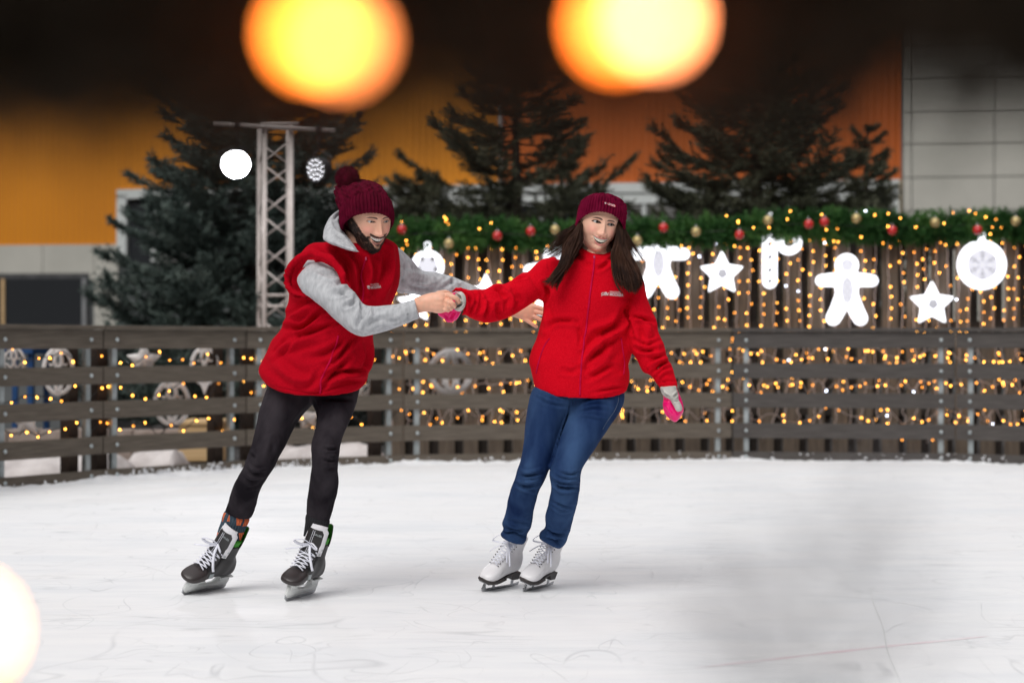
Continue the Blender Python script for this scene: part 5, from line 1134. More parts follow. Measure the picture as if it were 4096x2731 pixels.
V = folds(V, Fq, [
    (Z4, [(1300, 350), (1310, 440), (1290, 520)], 7, -.010), (Z4, [(1360, 400), (1330, 500), (1260, 620)], 8, -.009), (Z4, [(1400, 420), (1410, 500), (1370, 600)], 6, .006), (Z4, [(1450, 410), (1440, 520)], 5, -.004), (Z4, [(1250, 290), (1220, 360), (1130, 400)], 8, -.008), (Z4, [(1190, 210), (1080, 260), (960, 270)], 9, -.006), (Z4, [(1130, 120), (1000, 160)], 8, -.006), (Z4, [(1060, 60), (900, 40), (800, -10)], 8, -.005),
    (Z4, [(1520, 430), (1700, 400)], 6, -.003), (Z4, [(1560, 590), (1700, 560), (1780, 520)], 7, -.003), (Z4, [(1800, 362), (1822, 480), (1830, 602)], 2.6, -.004), (Z4, [(1340, 620), (1500, 560), (1650, 540)], 10, -.004),
    (Z4, [(655, -30), (650, 100), (660, 200), (720, 270)], 2.4, -.003), (Z1, [(900, 1390), (1050, 1480)], 8, -.005),
    (F1, [(20, 640), (110, 770), (250, 900), (420, 1050), (600, 1280)], 5, -.010), (F1, [(30, 560), (120, 470), (230, 420)], 6, -.009), (F1, [(0, 900), (200, 1010), (420, 1220)], 2.2, -.002), (F1, [(190, 560), (200, 700), (300, 860)], 7, -.010),
    (Z2, [(0, 120), (250, 250), (480, 230), (620, 120)], 9, -.008), (Z2, [(560, 240), (700, 150), (780, 120)], 8, -.006), (Z2, [(20, 40), (240, 60), (420, 130)], 12, .006), (Z2, [(820, 220), (880, 300)], 6, -.004), (Z2, [(700, 100), (720, 210)], 6, -.004), (Z1, [(1640, 1080), (1620, 1300), (1560, 1400)], 9, -.006), (Z1, [(1750, 1430), (1950, 1420), (2100, 1350)], 8, -.006)], .0020, 9, 8)
hd = obj('hoodie', V, Fq, M['hoodie'], man)
# trousers
L = loft([(*Z8(445, 60), *Z8(1000, 110), 7.24, .10), (*Z8(432, 150), *Z8(950, 200), 7.24, .105), (*Z8(398, 250), *Z8(895, 330), 7.23, .10), (*Z8(366, 350), *Z8(800, 440), 7.21, .095), (*Z8(332, 480), *Z8(715, 550), 7.19, .088), (*Z8(298, 640), *Z8(650, 680), 7.16, .078), (*Z8(268, 760), *Z8(600, 785), 7.13, .070), (*Z8(232, 850), *Z8(545, 880), 7.11, .066), (*Z8(203, 930), *Z8(500, 985), 7.10, .063), (*Z8(172, 1010), *Z8(432, 1085), 7.12, .060), (*Z8(100, 1130), *Z8(370, 1185), 7.16, .058), (*Z8(60, 1230), *Z8(335, 1270), 7.20, .056), (*Z8(28, 1350), *Z8(305, 1390), 7.25, .050), (*Z6(735, 262), *Z6(1045, 345), 7.28, .046, 14)], 48, 5)
Rr = loft([(*Z8(700, 60), *Z8(1372, 80), 7.24, .10), (*Z8(780, 150), *Z8(1367, 170), 7.24, .105), (*Z8(880, 330), *Z8(1335, 310), 7.2, .10), (*Z8(925, 440), *Z8(1300, 420), 7.16, .092), (*Z8(917, 560), *Z8(1245, 550), 7.11, .082), (*Z8(896, 650), *Z8(1200, 645), 7.07, .074), (*Z8(880, 720), *Z8(1166, 745), 7.04, .068), (*Z8(873, 810), *Z8(1155, 820), 7.02, .064), (*Z8(877, 920), *Z8(1145, 920), 7.01, .062), (*Z8(872, 1000), *Z8(1140, 1010), 7.02, .060), (*Z8(858, 1100), *Z8(1150, 1110), 7.05, .060), (*Z8(843, 1210), *Z8(1140, 1220), 7.08, .058), (*Z8(830, 1330), *Z8(1110, 1340), 7.12, .052), (*Z6(1690, 300), *Z6(1972, 375), 7.15, .048, 12)], 48, 5)
V, Fq = fuse([L, Rr], .006, 3)
V = folds(V, Fq, [(Z8, [(195, 970), (280, 1050), (420, 1040)], 5, -.007), (Z8, [(210, 920), (300, 1000), (420, 1000)], 5, .005), (Z8, [(235, 830), (300, 880)], 5, -.005), (Z8, [(170, 1060), (260, 1130), (380, 1110)], 6, -.004), (Z8, [(860, 360), (760, 470), (640, 640)], 9, -.004), (Z8, [(240, 1190), (340, 1160), (400, 1100)], 5, -.004),
    (Z8, [(1160, 780), (1100, 800), (1000, 790)], 5, -.005), (Z8, [(1150, 900), (1080, 920), (980, 900)], 5, -.006), (Z8, [(1145, 860), (1060, 860)], 5, .004), (Z8, [(1130, 980), (1030, 1010)], 6, -.004), (Z8, [(1112, 1000), (1125, 1150), (1090, 1350), (1060, 1440)], 2.2, -.002), (Z8, [(1340, 300), (1200, 290), (960, 280)], 8, -.003), (Z8, [(470, 160), (450, 240), (400, 260)], 4, -.004), (Z8, [(910, 300), (940, 420), (925, 520)], 3, -.005), (Z8, [(500, 700), (470, 850)], 10, -.003)], .0028, 8, 5)
obj('trousers', V, Fq, M['black_denim'], man)
# socks
def sock(f, secs, mat, lab, ribs=30):
    o = ribbed('sock', secs, ribs, .0012, mat, man, ribs * 6, 8, True, 0, 0, False, False); o['label'] = lab; return o
def sock_mat():
    m, nt, b = new('patterned_sock'); v = tc(nt, (1, 1, 1)); n = nd(nt, 'ShaderNodeTexVoronoi', Scale=17, Randomness=.55); n.distance = 'CHEBYCHEV'; nt.links.new(v, n.inputs['Vector'])
    c_ = ramp(nt, n.outputs['Distance'], [(.0, (.62, .13, .05)), (.31, (.60, .14, .05)), (.33, (.035, .06, .085)), (1, (.05, .085, .11))]); w_ = nd(nt, 'ShaderNodeTexWave', Scale=48); w_.bands_direction = 'X'; nt.links.new(v, w_.inputs['Vector'])
    mx = nd(nt, 'ShaderNodeMix', data_type='RGBA', blend_type='MULTIPLY'); mx.inputs[0].default_value = .6; nt.links.new(c_, mx.inputs[6]); nt.links.new(ramp(nt, w_.outputs[0], [(.3, (.45, .45, .5)), (.6, (1.3, 1.3, 1.3))]), mx.inputs[7]); nt.links.new(mx.outputs[2], b.inputs['Base Color']); b.inputs['Roughness'].default_value = .95; return m
sock(Z6, [(*Z6(820, 180), *Z6(990, 270), 7.28, .030), (*Z6(725, 290), *Z6(1020, 370), 7.285, .043, 8), (*Z6(690, 400), *Z6(985, 460), 7.29, .043, 8), (*Z6(655, 500), *Z6(945, 560), 7.30, .044, 6), (*Z6(620, 640), *Z6(900, 680), 7.31, .044)], sock_mat(), 'grey-blue ribbed sock with orange patches')
sock(Z6, [(*Z6(1760, 220), *Z6(1920, 300), 7.14, .03), (*Z6(1690, 320), *Z6(1965, 390), 7.145, .044, 6), (*Z6(1680, 420), *Z6(1935, 490), 7.15, .044, 6), (*Z6(1660, 560), *Z6(1915, 600), 7.16, .044)], noisemat('black_sock', (.006, .006, .008), (.014, .014, .018), 30, .95), 'plain black ribbed sock', 26)
hockey_skate(man, Z6(222, 1262), 33, 28, .99, 'black hockey skate leaning furthest over, beneath the patterned sock')
hockey_skate(man, Z6(1432, 1338), 21, 16, .99, 'black hockey skate beneath the plain black sock')

# ================================================================== THE WOMAN
wom = thing('person', 'smiling long-haired woman in a scarlet fleece jacket and blue jeans, pulled along by one hand', 'person', (S(2050, 2360, 7.2)[0], 7.2, 0))
PW = dict(wd=.0840, jaw=.33, cheek=.0065, chin=.007, nose=.66, mw=.0325, mz=-.0650, mh=.0180, curve=.0085, eh=.0068, ew=.0175, lip=[.70, .24, .22], naso=.0012, bcurve=.7, brow=.0042, browc=[.075, .038, .030], lash=1.0, skin=np.array([.87, .51, .37]), iris=[.03, .025, .02], gaze=(.30, -1, .06), th=.0138, ty=-.0022, braces=True)
HW_ = hmat(15, 2, 11); ws = 1.025
eye_w = S(*F2(812, 700), 7.11); wc = eye_w - (HW_ @ (np.array([0, -.0815, 0]) * ws))
hv2, hf2, hc2, hx2 = head(wom, PW); B = Body(); B.add(place(hv2, HW_, wc, ws), hf2, hc2); SKW = PW['skin']
core = [loft([(*F2(420, 950), *F2(930, 1080), 7.2, .05), (*F2(440, 1200), *F2(900, 1280), 7.2, .05), (*Z3(700, 960), *Z3(1250, 990), 7.2, .07), (*Z3(460, 1200), *Z3(1380, 1230), 7.2, .085), (*Z5(400, 300), *Z5(1380, 300), 7.2, .09), (*Z5(330, 800), *Z5(1380, 800), 7.2, .10), (*B8(520, 200), *B8(1160, 230), 7.2, .09)], 32, 5)]
for side in ([(B8, 640, 200, 7.2), (B8, 500, 700, 7.12), (B8, 430, 920, 7.12), (B8, 310, 1300, 7.3)], [(B8, 1000, 230, 7.18), (B8, 790, 700, 7.08), (B8, 735, 900, 7.08), (B8, 660, 1320, 7.28)]): core.append(capsule([Pn(*q) for q in side], [.05, .036, .028, .020]))
core.append(capsule([Pn(Z3, 480, 1000, 7.18), Pn(Z2, 1400, 420, 7.1), Pn(Z2, 850, 420, 6.98)], [.030, .026, .022])); core.append(capsule([Pn(Z3, 1480, 1120, 7.2), Pn(Z5, 1640, 500, 7.16), Pn(Z5, 1940, 1080, 7.1), Pn(M1, 1480, 800, 7.09)], [.030, .026, .022, .018]))
cV, cF = fuse(core, .008, 2); B.add(cV, cF, SKW); B.build(wom); face_parts(wom, None, PW, HW_, wc, ws)
# roll neck
ribbed('roll_neck', [(*F2(400, 1010), *F2(950, 1110), 7.225, .060, 10), (*F2(360, 1060), *F2(968, 1160), 7.225, .066, 24), (*F2(334, 1140), *F2(975, 1240), 7.22, .068, 34), (*F2(330, 1230), *F2(980, 1300), 7.215, .070, 34), (*F2(400, 1330), *F2(930, 1370), 7.21, .060, 22), (*F2(450, 1400), *F2(880, 1430), 7.21, .05, 10)], 60, .0006, M['roll_neck'], wom, 240, 5)
# jacket
tor = loft([(*Z3(776, 742), *Z3(1205, 800), 7.195, .070, 32), (*Z3(758, 820), *Z3(1212, 860), 7.195, .076, 24), (*Z3(700, 880), *Z3(1260, 900), 7.195, .082, 10), (*Z3(540, 905), *Z3(1380, 925), 7.195, .088, 0), (*Z3(440, 960), *Z3(1480, 985), 7.2, .098), (*Z3(390, 1060), *Z3(1510, 1080), 7.2, .110), (*Z3(372, 1200), *Z3(1480, 1220), 7.2, .122), (*Z3(368, 1360), *Z3(1430, 1390), 7.2, .130), (*Z5(382, 140), *Z5(1436, 160), 7.2, .128), (*Z5(350, 285), *Z5(1470, 270), 7.2, .122), (*Z5(303, 470), *Z5(1494, 440), 7.2, .122), (*Z5(242, 620), *Z5(1497, 580), 7.2, .130), (*Z5(210, 770), *Z5(1482, 710), 7.2, .138), (*Z5(236, 870), *Z5(1452, 810), 7.2, .140, 8), (*Z5(256, 980), *Z5(1466, 910), 7.2, .142, 20), (*Z5(266, 1040), *Z5(1463, 1020), 7.2, .142, 32), (*Z5(290, 1090), *Z5(1440, 1110), 7.2, .138, 40)], 72, 5, .93)
armL = loft([(*Z3(520, 860), *Z3(560, 1300), 7.2, .075), (*Z3(330, 905), *Z3(400, 1370), 7.19, .078), (*Z3(190, 1040), *Z3(330, 1395), 7.18, .072), (*Z2(1640, 30), *Z2(1890, 370), 7.16, .066), (*Z2(1430, 175), *Z2(1680, 510), 7.13, .064), (*Z2(1280, 182), *Z2(1480, 620), 7.10, .068), (*Z2(1150, 250), *Z2(1290, 690), 7.07, .066), (*Z2(1020, 258), *Z2(1130, 702), 7.04, .062), (*Z2(930, 268), *Z2(980, 655), 7.01, .056), (*Z2(850, 248), *Z2(890, 610), 6.99, .050), (*Z2(835, 250), *Z2(850, 600), 6.985, .048)], 48, 5)
lip = capsule([Pn(Z2, 700, 292, 6.955), Pn(Z2, 760, 262, 6.945), Pn(Z2, 850, 275, 6.945), Pn(Z2, 890, 340, 6.938), Pn(Z2, 905, 450, 6.935), Pn(Z2, 890, 560, 6.94), Pn(Z2, 830, 600, 6.955)], [.004, .007, .008, .008, .008, .008, .005], 14, 5)
armR = loft([(*Z3(1380, 1250), *Z3(1480, 960), 7.2, .07), (*Z3(1390, 1370), *Z3(1575, 1120), 7.19, .074), (*Z5(1440, 180), *Z5(1690, -20), 7.18, .072), (*Z5(1440, 330), *Z5(1755, 150), 7.17, .068), (*Z5(1450, 470), *Z5(1812, 260), 7.16, .066), (*Z5(1480, 620), *Z5(1830, 410), 7.155, .064), (*Z5(1560, 740), *Z5(1900, 560), 7.15, .062), (*Z5(1635, 895), *Z5(1945, 730), 7.14, .058), (*Z5(1720, 940), *Z5(2003, 830), 7.13, .054), (*Z5(1790, 1030), *Z5(2035, 960), 7.12, .050), (*Z5(1838, 1085), *Z5(2064, 1045), 7.11, .047), (*Z5(1850, 1122), *Z5(2066, 1100), 7.105, .046)], 44, 5)
V, Fq = fuse([tor, armL, lip, armR], .006, 3)
FW = [
    (Z3, [(785, 850), (900, 960), (960, 980)], 9, -.004), (Z3, [(1200, 900), (1080, 990), (1010, 1010)], 8, -.006), (Z3, [(430, 880), (440, 1000), (425, 1060)], 2.4, -.003),
    (Z5, [(820, 265), (560, 260), (420, 350)], 9, -.007), (Z5, [(800, 300), (860, 450), (850, 560)], 9, -.006), (Z5, [(1420, 130), (1300, 330), (1060, 430), (1010, 480)], 14, -.012), (Z5, [(1400, 320), (1200, 480), (1000, 620), (900, 780)], 13, .010), (Z5, [(1160, 440), (1170, 520), (1080, 540)], 8, -.006), (Z5, [(1330, 420), (1100, 620), (960, 760), (930, 900)], 10, -.007),
    (Z5, [(1330, 900), (1240, 830), (1080, 910), (930, 990)], 10, -.006), (Z5, [(1440, 1080), (1240, 1110), (1000, 1160)], 6, -.005), (Z5, [(830, 860), (740, 900), (640, 880)], 9, -.003), (Z5, [(1300, 560), (1150, 740), (1000, 840)], 16, .005),
    (Z5, [(380, 60), (430, 260), (400, 420)], 10, .006), (Z3, [(380, 1180), (430, 1300), (390, 1400)], 8, -.010),
    # near forearm
    (Z2, [(850, 260), (880, 330), (960, 430)], 5.5, -.009), (Z2, [(905, 290), (960, 360), (980, 440)], 4.5, .006), (Z2, [(990, 290), (1020, 350), (1010, 430)], 5, -.008), (Z2, [(1060, 300), (1100, 350)], 4, -.006), (Z2, [(1240, 250), (1320, 280), (1400, 360)], 6, -.011), (Z2, [(1260, 210), (1380, 240), (1430, 300)], 5, .006), (Z2, [(1000, 450), (960, 560), (900, 600)], 6, -.006), (Z2, [(1200, 460), (1160, 580), (1180, 660)], 8, -.006), (Z2, [(1320, 480), (1330, 580), (1380, 640)], 9, -.007), (Z2, [(1120, 360), (1140, 500), (1060, 620)], 8, .006), (Z2, [(1430, 190), (1560, 120), (1690, 90)], 5, -.006), (Z2, [(1530, 300), (1620, 420), (1560, 560)], 12, -.006), (Z2, [(1440, 250), (1500, 400), (1460, 560)], 10, .006), (Z2, [(760, 270), (730, 300)], 3, -.004),
    # far sleeve
    (Z5, [(1430, 140), (1480, 300), (1500, 420)], 6, -.010), (Z5, [(1450, 190), (1600, 220), (1790, 270)], 6, -.008), (Z5, [(1590, 300), (1620, 420), (1640, 520)], 9, -.008), (Z5, [(1700, 300), (1730, 420)], 10, .005), (Z5, [(1560, 600), (1700, 640), (1780, 600)], 8, -.008), (Z5, [(1640, 640), (1780, 680), (1900, 640)], 7, .006), (Z5, [(1980, 760), (1880, 800), (1760, 900)], 6, -.012), (Z5, [(1930, 720), (1820, 760), (1700, 840)], 6, .007), (Z5, [(2010, 880), (1900, 900), (1810, 1000)], 6, .005), (Z5, [(2030, 1020), (1930, 1010), (1840, 1040)], 3.5, -.005), (Z5, [(1540, 500), (1680, 560), (1860, 500)], 7, -.006)]
V = folds(V, Fq, FW, .0030, 7, 11)
jk = obj('fleece_jacket', V, Fq, M['fleece_w'], wom); jb = bvh(V, Fq)
P = zipper(jb, Z3, [(985, 862), (985, 930), (972, 1050), (950, 1200), (930, 1350), (915, 1490)], jk, 'zip', .0034); zipper(jb, Z5, [(968, 0), (945, 150), (925, 330), (900, 520), (872, 740), (855, 960), (848, 1120), (846, 1190)], jk, 'zip', .0034)
m = MB(); m.tube([P[0] + (0, -.003, .003), P[0] + (.001, -.006, -.016)], .0042, 8, flat=.5); m.build('zip_puller', M['ring_pull'], jk)
zipper(jb, Z5, [(470, 480), (405, 570), (355, 700), (320, 820), (302, 915)], jk, 'pocket_zip', .0026); zipper(jb, Z5, [(1360, 480), (1375, 600), (1400, 750), (1398, 850), (1390, 930)], jk, 'pocket_zip', .0026)
text_on(jb, 'ТЕХНОПОЛИС', *Z3(1170, 1296), 8.6, -3, jk, 'print', M['print_white'], cw=.70, bold=.01); text_on(jb, 'МОСКВА', *Z3(1168, 1332), 15.5, -4, jk, 'print', M['print_white'], bold=.02, cw=.80)
for a, b_, c_ in [((1068, 1318), (1082, 1300), (1098, 1296)), ((1072, 1338), (1085, 1322), (1100, 1318)), ((1100, 1330), (1108, 1306), (1118, 1290)), ((1118, 1332), (1116, 1310), (1120, 1290)), ((1126, 1330), (1130, 1308), (1130, 1288)), ((1126, 1292), (1140, 1312), (1146, 1332)), ((1148, 1332), (1152, 1310), (1158, 1296))]:
    q = on_cloth(jb, Z3, [a, b_, c_], 3, .002); m = MB(); m.tube(q, .0013, 5); m.build('print', M['print_white'], jk)
# jeans
L = loft([(*B8(540, 20), *B8(1000, 80), 7.2, .09), (*B8(500, 110), *B8(930, 180), 7.2, .105), (*B8(462, 175), *B8(900, 220), 7.2, .115), (*B8(440, 240), *B8(850, 290), 7.19, .11), (*B8(422, 340), *B8(775, 360), 7.175, .10), (*B8(405, 470), *B8(715, 490), 7.16, .092), (*B8(390, 620), *B8(668, 640), 7.135, .084), (*B8(373, 720), *B8(635, 740), 7.12, .076), (*B8(345, 800), *B8(600, 830), 7.11, .072), (*B8(322, 880), *B8(568, 905), 7.11, .068), (*B8(290, 970), *B8(522, 985), 7.13, .064), (*B8(263, 1080), *B8(493, 1095), 7.17, .061), (*B8(243, 1180), *B8(470, 1200), 7.21, .059), (*B8(222, 1245), *B8(452, 1285), 7.245, .058), (*B8(232, 1290), *B8(425, 1330), 7.27, .055), (*B8(207, 1330), *B8(420, 1375), 7.28, .060, 4), (*B8(214, 1352), *B8(395, 1416), 7.285, .055, 6)], 48, 5)
Rr = loft([(*B8(650, 30), *B8(1160, 60), 7.2, .09), (*B8(700, 160), *B8(1215, 185), 7.2, .115), (*B8(775, 290), *B8(1195, 310), 7.17, .11), (*B8(745, 400), *B8(1118, 430), 7.14, .102), (*B8(706, 510), *B8(1058, 520), 7.115, .094), (*B8(678, 600), *B8(1000, 605), 7.09, .087), (*B8(640, 720), *B8(928, 715), 7.065, .078), (*B8(612, 805), *B8(873, 810), 7.05, .073), (*B8(606, 870), *B8(860, 895), 7.05, .070), (*B8(620, 950), *B8(850, 985), 7.06, .067), (*B8(602, 1070), *B8(828, 1115), 7.11, .063), (*B8(572, 1175), *B8(803, 1205), 7.16, .061), (*B8(572, 1270), *B8(778, 1305), 7.21, .059), (*B8(530, 1320), *B8(758, 1350), 7.24, .060, 4), (*B8(530, 1372), *B8(733, 1408), 7.26, .060, 6), (*B8(590, 1400), *B8(692, 1448), 7.265, .045, 6)], 48, 5)
V, Fq = fuse([L, Rr], .006, 3)
FJ = [(B8, [(470, 200), (600, 270), (780, 300)], 6, -.004), (B8, [(480, 150), (640, 220), (790, 250)], 5, .003), (B8, [(830, 250), (980, 210), (1140, 230)], 5, -.004), (B8, [(800, 310), (980, 250), (1130, 270)], 5, .004), (B8, [(790, 360), (960, 310), (1110, 340)], 6, -.004), (B8, [(800, 400), (900, 370), (1080, 400)], 5, .003),
    (B8, [(330, 850), (420, 860), (560, 840)], 5, -.008), (B8, [(350, 800), (430, 830), (540, 800)], 5, .005), (B8, [(318, 890), (400, 910), (540, 890)], 5, .006), (B8, [(320, 930), (420, 950), (520, 920)], 5, -.007), (B8, [(515, 1000), (420, 985), (330, 960)], 5, .003),
    (B8, [(610, 880), (680, 950), (840, 960)], 5, -.009), (B8, [(610, 840), (700, 900), (860, 900)], 5, .006), (B8, [(640, 980), (740, 985), (845, 975)], 5, .005), (B8, [(870, 810), (780, 850), (660, 820)], 5, -.005), (B8, [(820, 1110), (740, 1110), (610, 1060)], 5, -.005), (B8, [(600, 1110), (700, 1160), (810, 1140)], 5, .003),
    (B8, [(225, 1270), (330, 1300), (430, 1290)], 4.5, -.008), (B8, [(215, 1325), (320, 1320), (400, 1350)], 4.5, -.008), (B8, [(560, 1290), (660, 1330), (770, 1330)], 4.5, -.008), (B8, [(540, 1350), (640, 1350), (740, 1370)], 4.5, .006), (B8, [(700, 1440), (660, 1380), (600, 1360)], 4, -.006), (B8, [(470, 1240), (360, 1240), (250, 1220)], 6, -.003),
    (B8, [(780, 260), (760, 350), (700, 520), (660, 660), (610, 800)], 3.0, -.008)]
V = folds(V, Fq, FJ, .0028, 9, 2); je = obj('jeans', V, Fq, M['jeans'], wom); jeb = bvh(V, Fq)
q = smooth_path(on_cloth(jeb, B8, [(1168, 190), (1165, 260), (1130, 340), (1080, 410), (1040, 480)], 8, .0008), 2); m = MB(); m.tube(q, .0006, 5); m.build('stitching', noisemat('denim_thread', (.10, .14, .22), (.2, .24, .3), 90, .8), je)
figure_skate(wom, Z7(228, 1306), 37, 17, .93, 'white figure skate further left, showing a round badge on its tongue'); figure_skate(wom, Z7(745, 1310), 31, 18, .93, 'white figure skate further right')
# mittens
def mitt(parts_p, parts_g, label, fp=(), fg=()):
    V, Fq = fuse(parts_p, .0030, 3); V = folds(V, Fq, fp, .0018, 22, 4); o = obj('mitten', V, Fq, M['pink'], wom); o['label'] = label
    V, Fq = fuse(parts_g, .0025, 3); V = folds(V, Fq, fg, .0010, 26, 6); obj('mitten_palm', V, Fq, M['mitt_grey'], o)
YM = 7.085
mitt([loft([sec(M1, 1290, 500, 1600, 480, YM + .01, .032), sec(M1, 1300, 600, 1630, 600, YM + .01, .034), sec(M1, 1325, 740, 1695, 735, YM + .005, .036), sec(M1, 1310, 870, 1738, 860, YM, .036), sec(M1, 1330, 1000, 1752, 990, YM, .034), sec(M1, 1395, 1125, 1705, 1105, YM, .028), sec(M1, 1500, 1205, 1640, 1190, YM, .018), sec(M1, 1565, 1235, 1600, 1230, YM, .006)], 32, 5)],
     [loft([sec(M1, 1258, 500, 1602, 480, YM - .008, .034), sec(M1, 1264, 560, 1602, 548, YM - .010, .034), sec(M1, 1305, 665, 1635, 650, YM - .014, .033), sec(M1, 1385, 735, 1640, 705, YM - .018, .028), sec(M1, 1460, 775, 1645, 760, YM - .024, .022), sec(M1, 1510, 850, 1675, 825, YM - .030, .017), sec(M1, 1555, 935, 1710, 900, YM - .034, .015), sec(M1, 1590, 1000, 1722, 970, YM - .036, .012), sec(M1, 1625, 1022, 1690, 1012, YM - .036, .005)], 28, 5)],
     'pink mitten with pale grey thumb hanging at her side', [(M1, [(1340, 760), (1420, 800)], 4, -.004), (M1, [(1450, 780), (1560, 960), (1620, 1060)], 4, -.006), (M1, [(1400, 900), (1500, 1100)], 6, .003)], [(M1, [(1290, 590), (1340, 660), (1440, 720)], 4, -.004), (M1, [(1560, 700), (1620, 640)], 4, -.004), (M1, [(1560, 810), (1640, 800)], 3, -.002)])
YG = 6.965
mitt([loft([sec(H1, 960, 380, 990, 990, YG + .01, .030), sec(H1, 840, 370, 880, 1180, YG + .01, .030), sec(H1, 700, 400, 790, 1270, YG + .012, .028), sec(H1, 540, 460, 620, 1320, YG + .014, .026), sec(H1, 400, 560, 430, 1220, YG + .014, .024), sec(H1, 260, 700, 250, 1080, YG + .014, .016)], 32, 5)],
     [capsule([Pn(H1, 860, 440, YG - .020), Pn(H1, 960, 420, YG - .034), Pn(H1, 1040, 500, YG - .038), Pn(H1, 1065, 650, YG - .040), Pn(H1, 1030, 800, YG - .038), Pn(H1, 950, 910, YG - .034), Pn(H1, 850, 905, YG - .026), Pn(H1, 790, 880, YG - .018)], [.007, .0085, .0085, .009, .009, .0085, .008, .006], 14, 6),
      loft([sec(H1, 800, 400, 790, 900, YG, .030), sec(H1, 900, 390, 880, 940, YG - .004, .032), sec(H1, 1010, 410, 990, 950, YG - .008, .030), sec(H1, 1080, 520, 1060, 860, YG - .006, .024)], 24, 4)],
     'pink mitten with pale grey cuff gripped in the man\'s hand', [(H1, [(640, 1240), (720, 1080), (760, 1000)], 5, -.005), (H1, [(400, 1100), (560, 1240), (700, 1270)], 5, .003)], [(H1, [(800, 830), (900, 820), (1000, 730)], 4, -.006), (H1, [(820, 460), (930, 520), (960, 620)], 4, -.004)])
# beanie
hat = ribbed('beanie', [(*F2(290, 600), *F2(1250, 690), 7.19, .098, -58), (*F2(283, 430), *F2(1285, 500), 7.20, .098, -56), (*F2(330, 320), *F2(1275, 395), 7.21, .095, -44), (*F2(400, 240), *F2(1200, 310), 7.22, .088, -32), (*F2(480, 180), *F2(1120, 240), 7.22, .072, -22), (*F2(570, 130), *F2(1010, 180), 7.22, .05, -12), (*F2(680, 110), *F2(900, 130), 7.22, .02, -4)], 30, .0065, M['knit_w'], wom, 400, 6, True, 0, .005, True)
cuff = ribbed('beanie_cuff', [(*F2(232, 806), *F2(1232, 862), 7.175, .098, -68), (*F2(226, 760), *F2(1244, 815), 7.18, .104, -67), (*F2(246, 640), *F2(1250, 700), 7.185, .107, -63), (*F2(280, 500), *F2(1238, 580), 7.19, .107, -58), (*F2(318, 410), *F2(1205, 490), 7.195, .103, -53), (*F2(350, 370), *F2(1170, 440), 7.2, .097, -50)], 50, .0038, M['knit_w'], hat, 500, 6, False)
cb = bvh(*(lambda o: (np.array([v.co[:] for v in o.data.vertices]) + ORIG[o.name], [tuple(p.vertices) for p in o.data.polygons]))(cuff))
def on_rect(f, q, off): 
    out = []; n = 10
    for j in range(4):
        for i in range(n):
            u, v = i / (n - 1), j / 3; a = np.array(q[0]) * (1 - u) + np.array(q[1]) * u; b_ = np.array(q[3]) * (1 - u) + np.array(q[2]) * u; p = a * (1 - v) + b_ * v; h_ = hit(cb, *f(*p), off)[0]; out.append(h_)
    out = np.array(out); out[:, 1] = out[:, 1].mean() * .6 + out[:, 1] * .4; return out, [(j * n + i, j * n + i + 1, (j + 1) * n + i + 1, (j + 1) * n + i) for j in range(3) for i in range(n - 1)]
V, Fc = on_rect(F2, [(804, 235), (1052, 320), (1046, 368), (806, 290)], .004); lb = obj('woven_label', V, Fc, M['label_red'], hat); lbb = bvh(V, Fc)
text_on(lbb, 'МОСКВА', *F2(905, 308), 6.2, -17, hat, 'print', M['print_white'], .0012, bold=.02, cw=1.15); text_on(lbb, 'ТЕХНОПОЛИС', *F2(905, 280), 3.4, -18, hat, 'print', M['print_white'], .0012, bold=.02, cw=1.1)
for q in ([(822, 258), (890, 276)], [(826, 270), (892, 288)], [(828, 282), (890, 298)], [(850, 254), (862, 300)], [(872, 262), (880, 300)]):
    q = on_cloth(lbb, F2, q, 3, .001); 
    if len(q) > 2: m = MB(); m.tube(q, .0007, 4); m.build('print', M['print_white'], hat)
# hair
def lock(outer, inner, Yo, Yi, n, seed, rad=.0022, name='hair', jit=5, seg=9):
    rg = np.random.default_rng(seed); m = MB(); A = cat(outer, 8); Bq = cat(inner, 8); k = min(len(A), len(Bq)); A, Bq = A[:k], Bq[:k]; YO = np.interp(np.linspace(0, 1, k), np.linspace(0, 1, len(Yo)), Yo); YI = np.interp(np.linspace(0, 1, k), np.linspace(0, 1, len(Yi)), Yi)
    nc = 24; CW = rg.random(nc); CJ = rg.normal(0, jit * 1.5, nc); CE = rg.uniform(.66, 1.0, nc); CP = rg.uniform(0, 6.28, nc); CA = rg.uniform(3, 12, nc)
    for i in range(n):
        ci = rg.integers(nc); w_ = float(np.clip(CW[ci] + rg.normal(0, .05), 0, 1)) if rg.random() < .8 else rg.random(); ph = CP[ci] + rg.normal(0, .25); end = int(k * min(1, CE[ci] * rg.uniform(.88, 1.04))); st = int(k * rg.uniform(0, .05)); dy = rg.normal(0, .012); js = CJ[ci] + rg.normal(0, jit * .5); am = CA[ci] * rg.uniform(.8, 1.2); P = []; rr = []
        for j in range(st, end, 2):
            t = j / (k - 1); px = A[j] * (1 - w_) + Bq[j] * w_; spread = 1 + 0 * t; px = px + np.array([math.sin(t * 7 + ph) * am * t + js * t, math.cos(t * 5 + ph) * am * .6 * t]) + np.array([math.sin(t*9+w_*5)*5*t, 0]); Y = YO[j] * (1 - w_) + YI[j] * w_ + dy - .012 * math.sin(w_ * math.pi)
            P.append(S(px[0], px[1], Y)); rr.append(rad * (1 - .75 * max(0, (j - st) / (end - st) - .6) / .4) * rg.uniform(.8, 1.2))
        if len(P) > 3: V, Fc = tube(np.array(P), np.array(rr), 5, 1, False); m.add(V, Fc)
    return m.build(name, M['hairdark'], wom)
Fm = lambda f, pts: [f(*p) for p in pts]
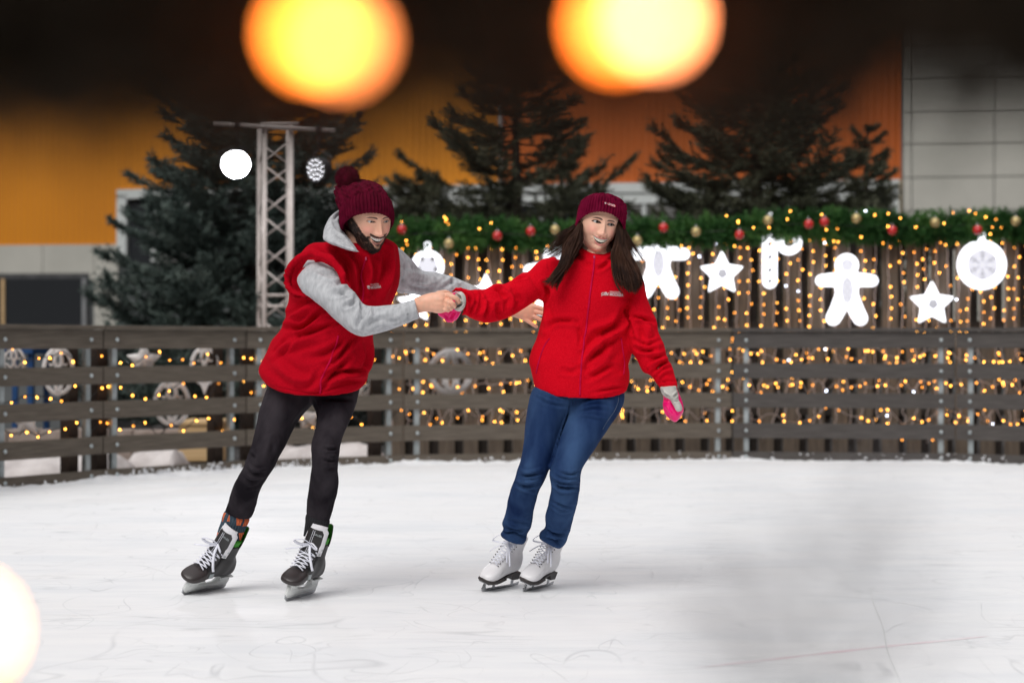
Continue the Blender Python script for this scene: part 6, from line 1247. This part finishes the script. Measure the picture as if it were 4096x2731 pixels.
lock(Fm(Z3, [(800, 400), (780, 480), (745, 570), (690, 640), (650, 720), (620, 830), (575, 950), (490, 1060), (410, 1135), (350, 1110)]), Fm(Z3, [(870, 370), (850, 460), (842, 560), (838, 660), (800, 740), (745, 850), (690, 980), (620, 1110), (540, 1220), (505, 1300)]), [7.22, 7.16, 7.12, 7.08, 7.04, 7.03, 7.03], [7.19, 7.14, 7.12, 7.10, 7.06, 7.04, 7.03], 800, 1, .0012)
lock(Fm(Z3, [(790, 430), (740, 520), (640, 600), (540, 680), (440, 760), (330, 850)]), Fm(Z3, [(810, 440), (760, 600), (690, 710), (600, 800), (500, 860), (380, 885)]), [7.22, 7.16, 7.12, 7.08], [7.2, 7.14, 7.1, 7.06], 130, 2, .0009, jit=7)
lock(Fm(Z3, [(1330, 380), (1350, 500), (1358, 620), (1385, 740), (1440, 870), (1505, 1000), (1545, 1120), (1545, 1230), (1500, 1290)]), Fm(Z3, [(1255, 360), (1262, 480), (1262, 600), (1228, 720), (1200, 820), (1225, 960), (1262, 1100), (1310, 1240), (1400, 1350)]), [7.24, 7.2, 7.17, 7.14, 7.11, 7.09], [7.2, 7.15, 7.12, 7.10, 7.05, 7.03], 1400, 3, .0013)
lock(Fm(Z3, [(1340, 420), (1370, 540), (1430, 640), (1500, 760), (1580, 900), (1620, 1010)]), Fm(Z3, [(1330, 440), (1350, 560), (1390, 680), (1450, 800), (1540, 920), (1570, 1060)]), [7.24, 7.2, 7.18, 7.16, 7.14], [7.24, 7.2, 7.18, 7.16, 7.14], 90, 4, .0007, jit=12)
lock(Fm(Z3, [(780, 440), (700, 520), (640, 540), (560, 590), (450, 720), (310, 830)]), Fm(Z3, [(770, 440), (740, 500), (700, 560), (600, 640), (500, 760), (330, 900)]), [7.22, 7.18, 7.12, 7.06], [7.22, 7.16, 7.12, 7.06], 90, 6, .0006, jit=13)
for f in (Z3,):
    V, Fq = fuse([loft([(*f(800, 420), *f(860, 420), 7.25, .03), (*f(770, 560), *f(850, 600), 7.23, .03), (*f(720, 720), *f(840, 760), 7.2, .03), (*f(640, 850), *f(760, 900), 7.13, .025), (*f(600, 980), *f(690, 1010), 7.07, .015)], 20, 5), loft([(*f(1240, 400), *f(1330, 400), 7.26, .03), (*f(1230, 560), *f(1350, 560), 7.24, .03), (*f(1190, 720), *f(1390, 720), 7.21, .035), (*f(1210, 860), *f(1440, 860), 7.15, .03), (*f(1240, 1000), *f(1500, 1000), 7.12, .028), (*f(1290, 1150), *f(1530, 1150), 7.10, .025), (*f(1370, 1270), *f(1520, 1240), 7.09, .012)], 24, 5)], .005, 4)
    obj('hair', V, Fq, M['hairdark'], wom)
m = MB(); e0 = S(*F2(352, 850), 7.13)
m.tube([e0 + (.006 * math.cos(a), -.002, .006 * math.sin(a)) for a in np.linspace(0, 6.28, 14)], .0012, 6); m.tube([e0 + (0, 0, -.008), S(*F2(325, 980), 7.125)], .0022, 6); V, Fc = ball(S(*F2(318, 1000), 7.125), .0035, 10, 8); m.add(V, Fc); m.build('earring', M['gold'], wom)
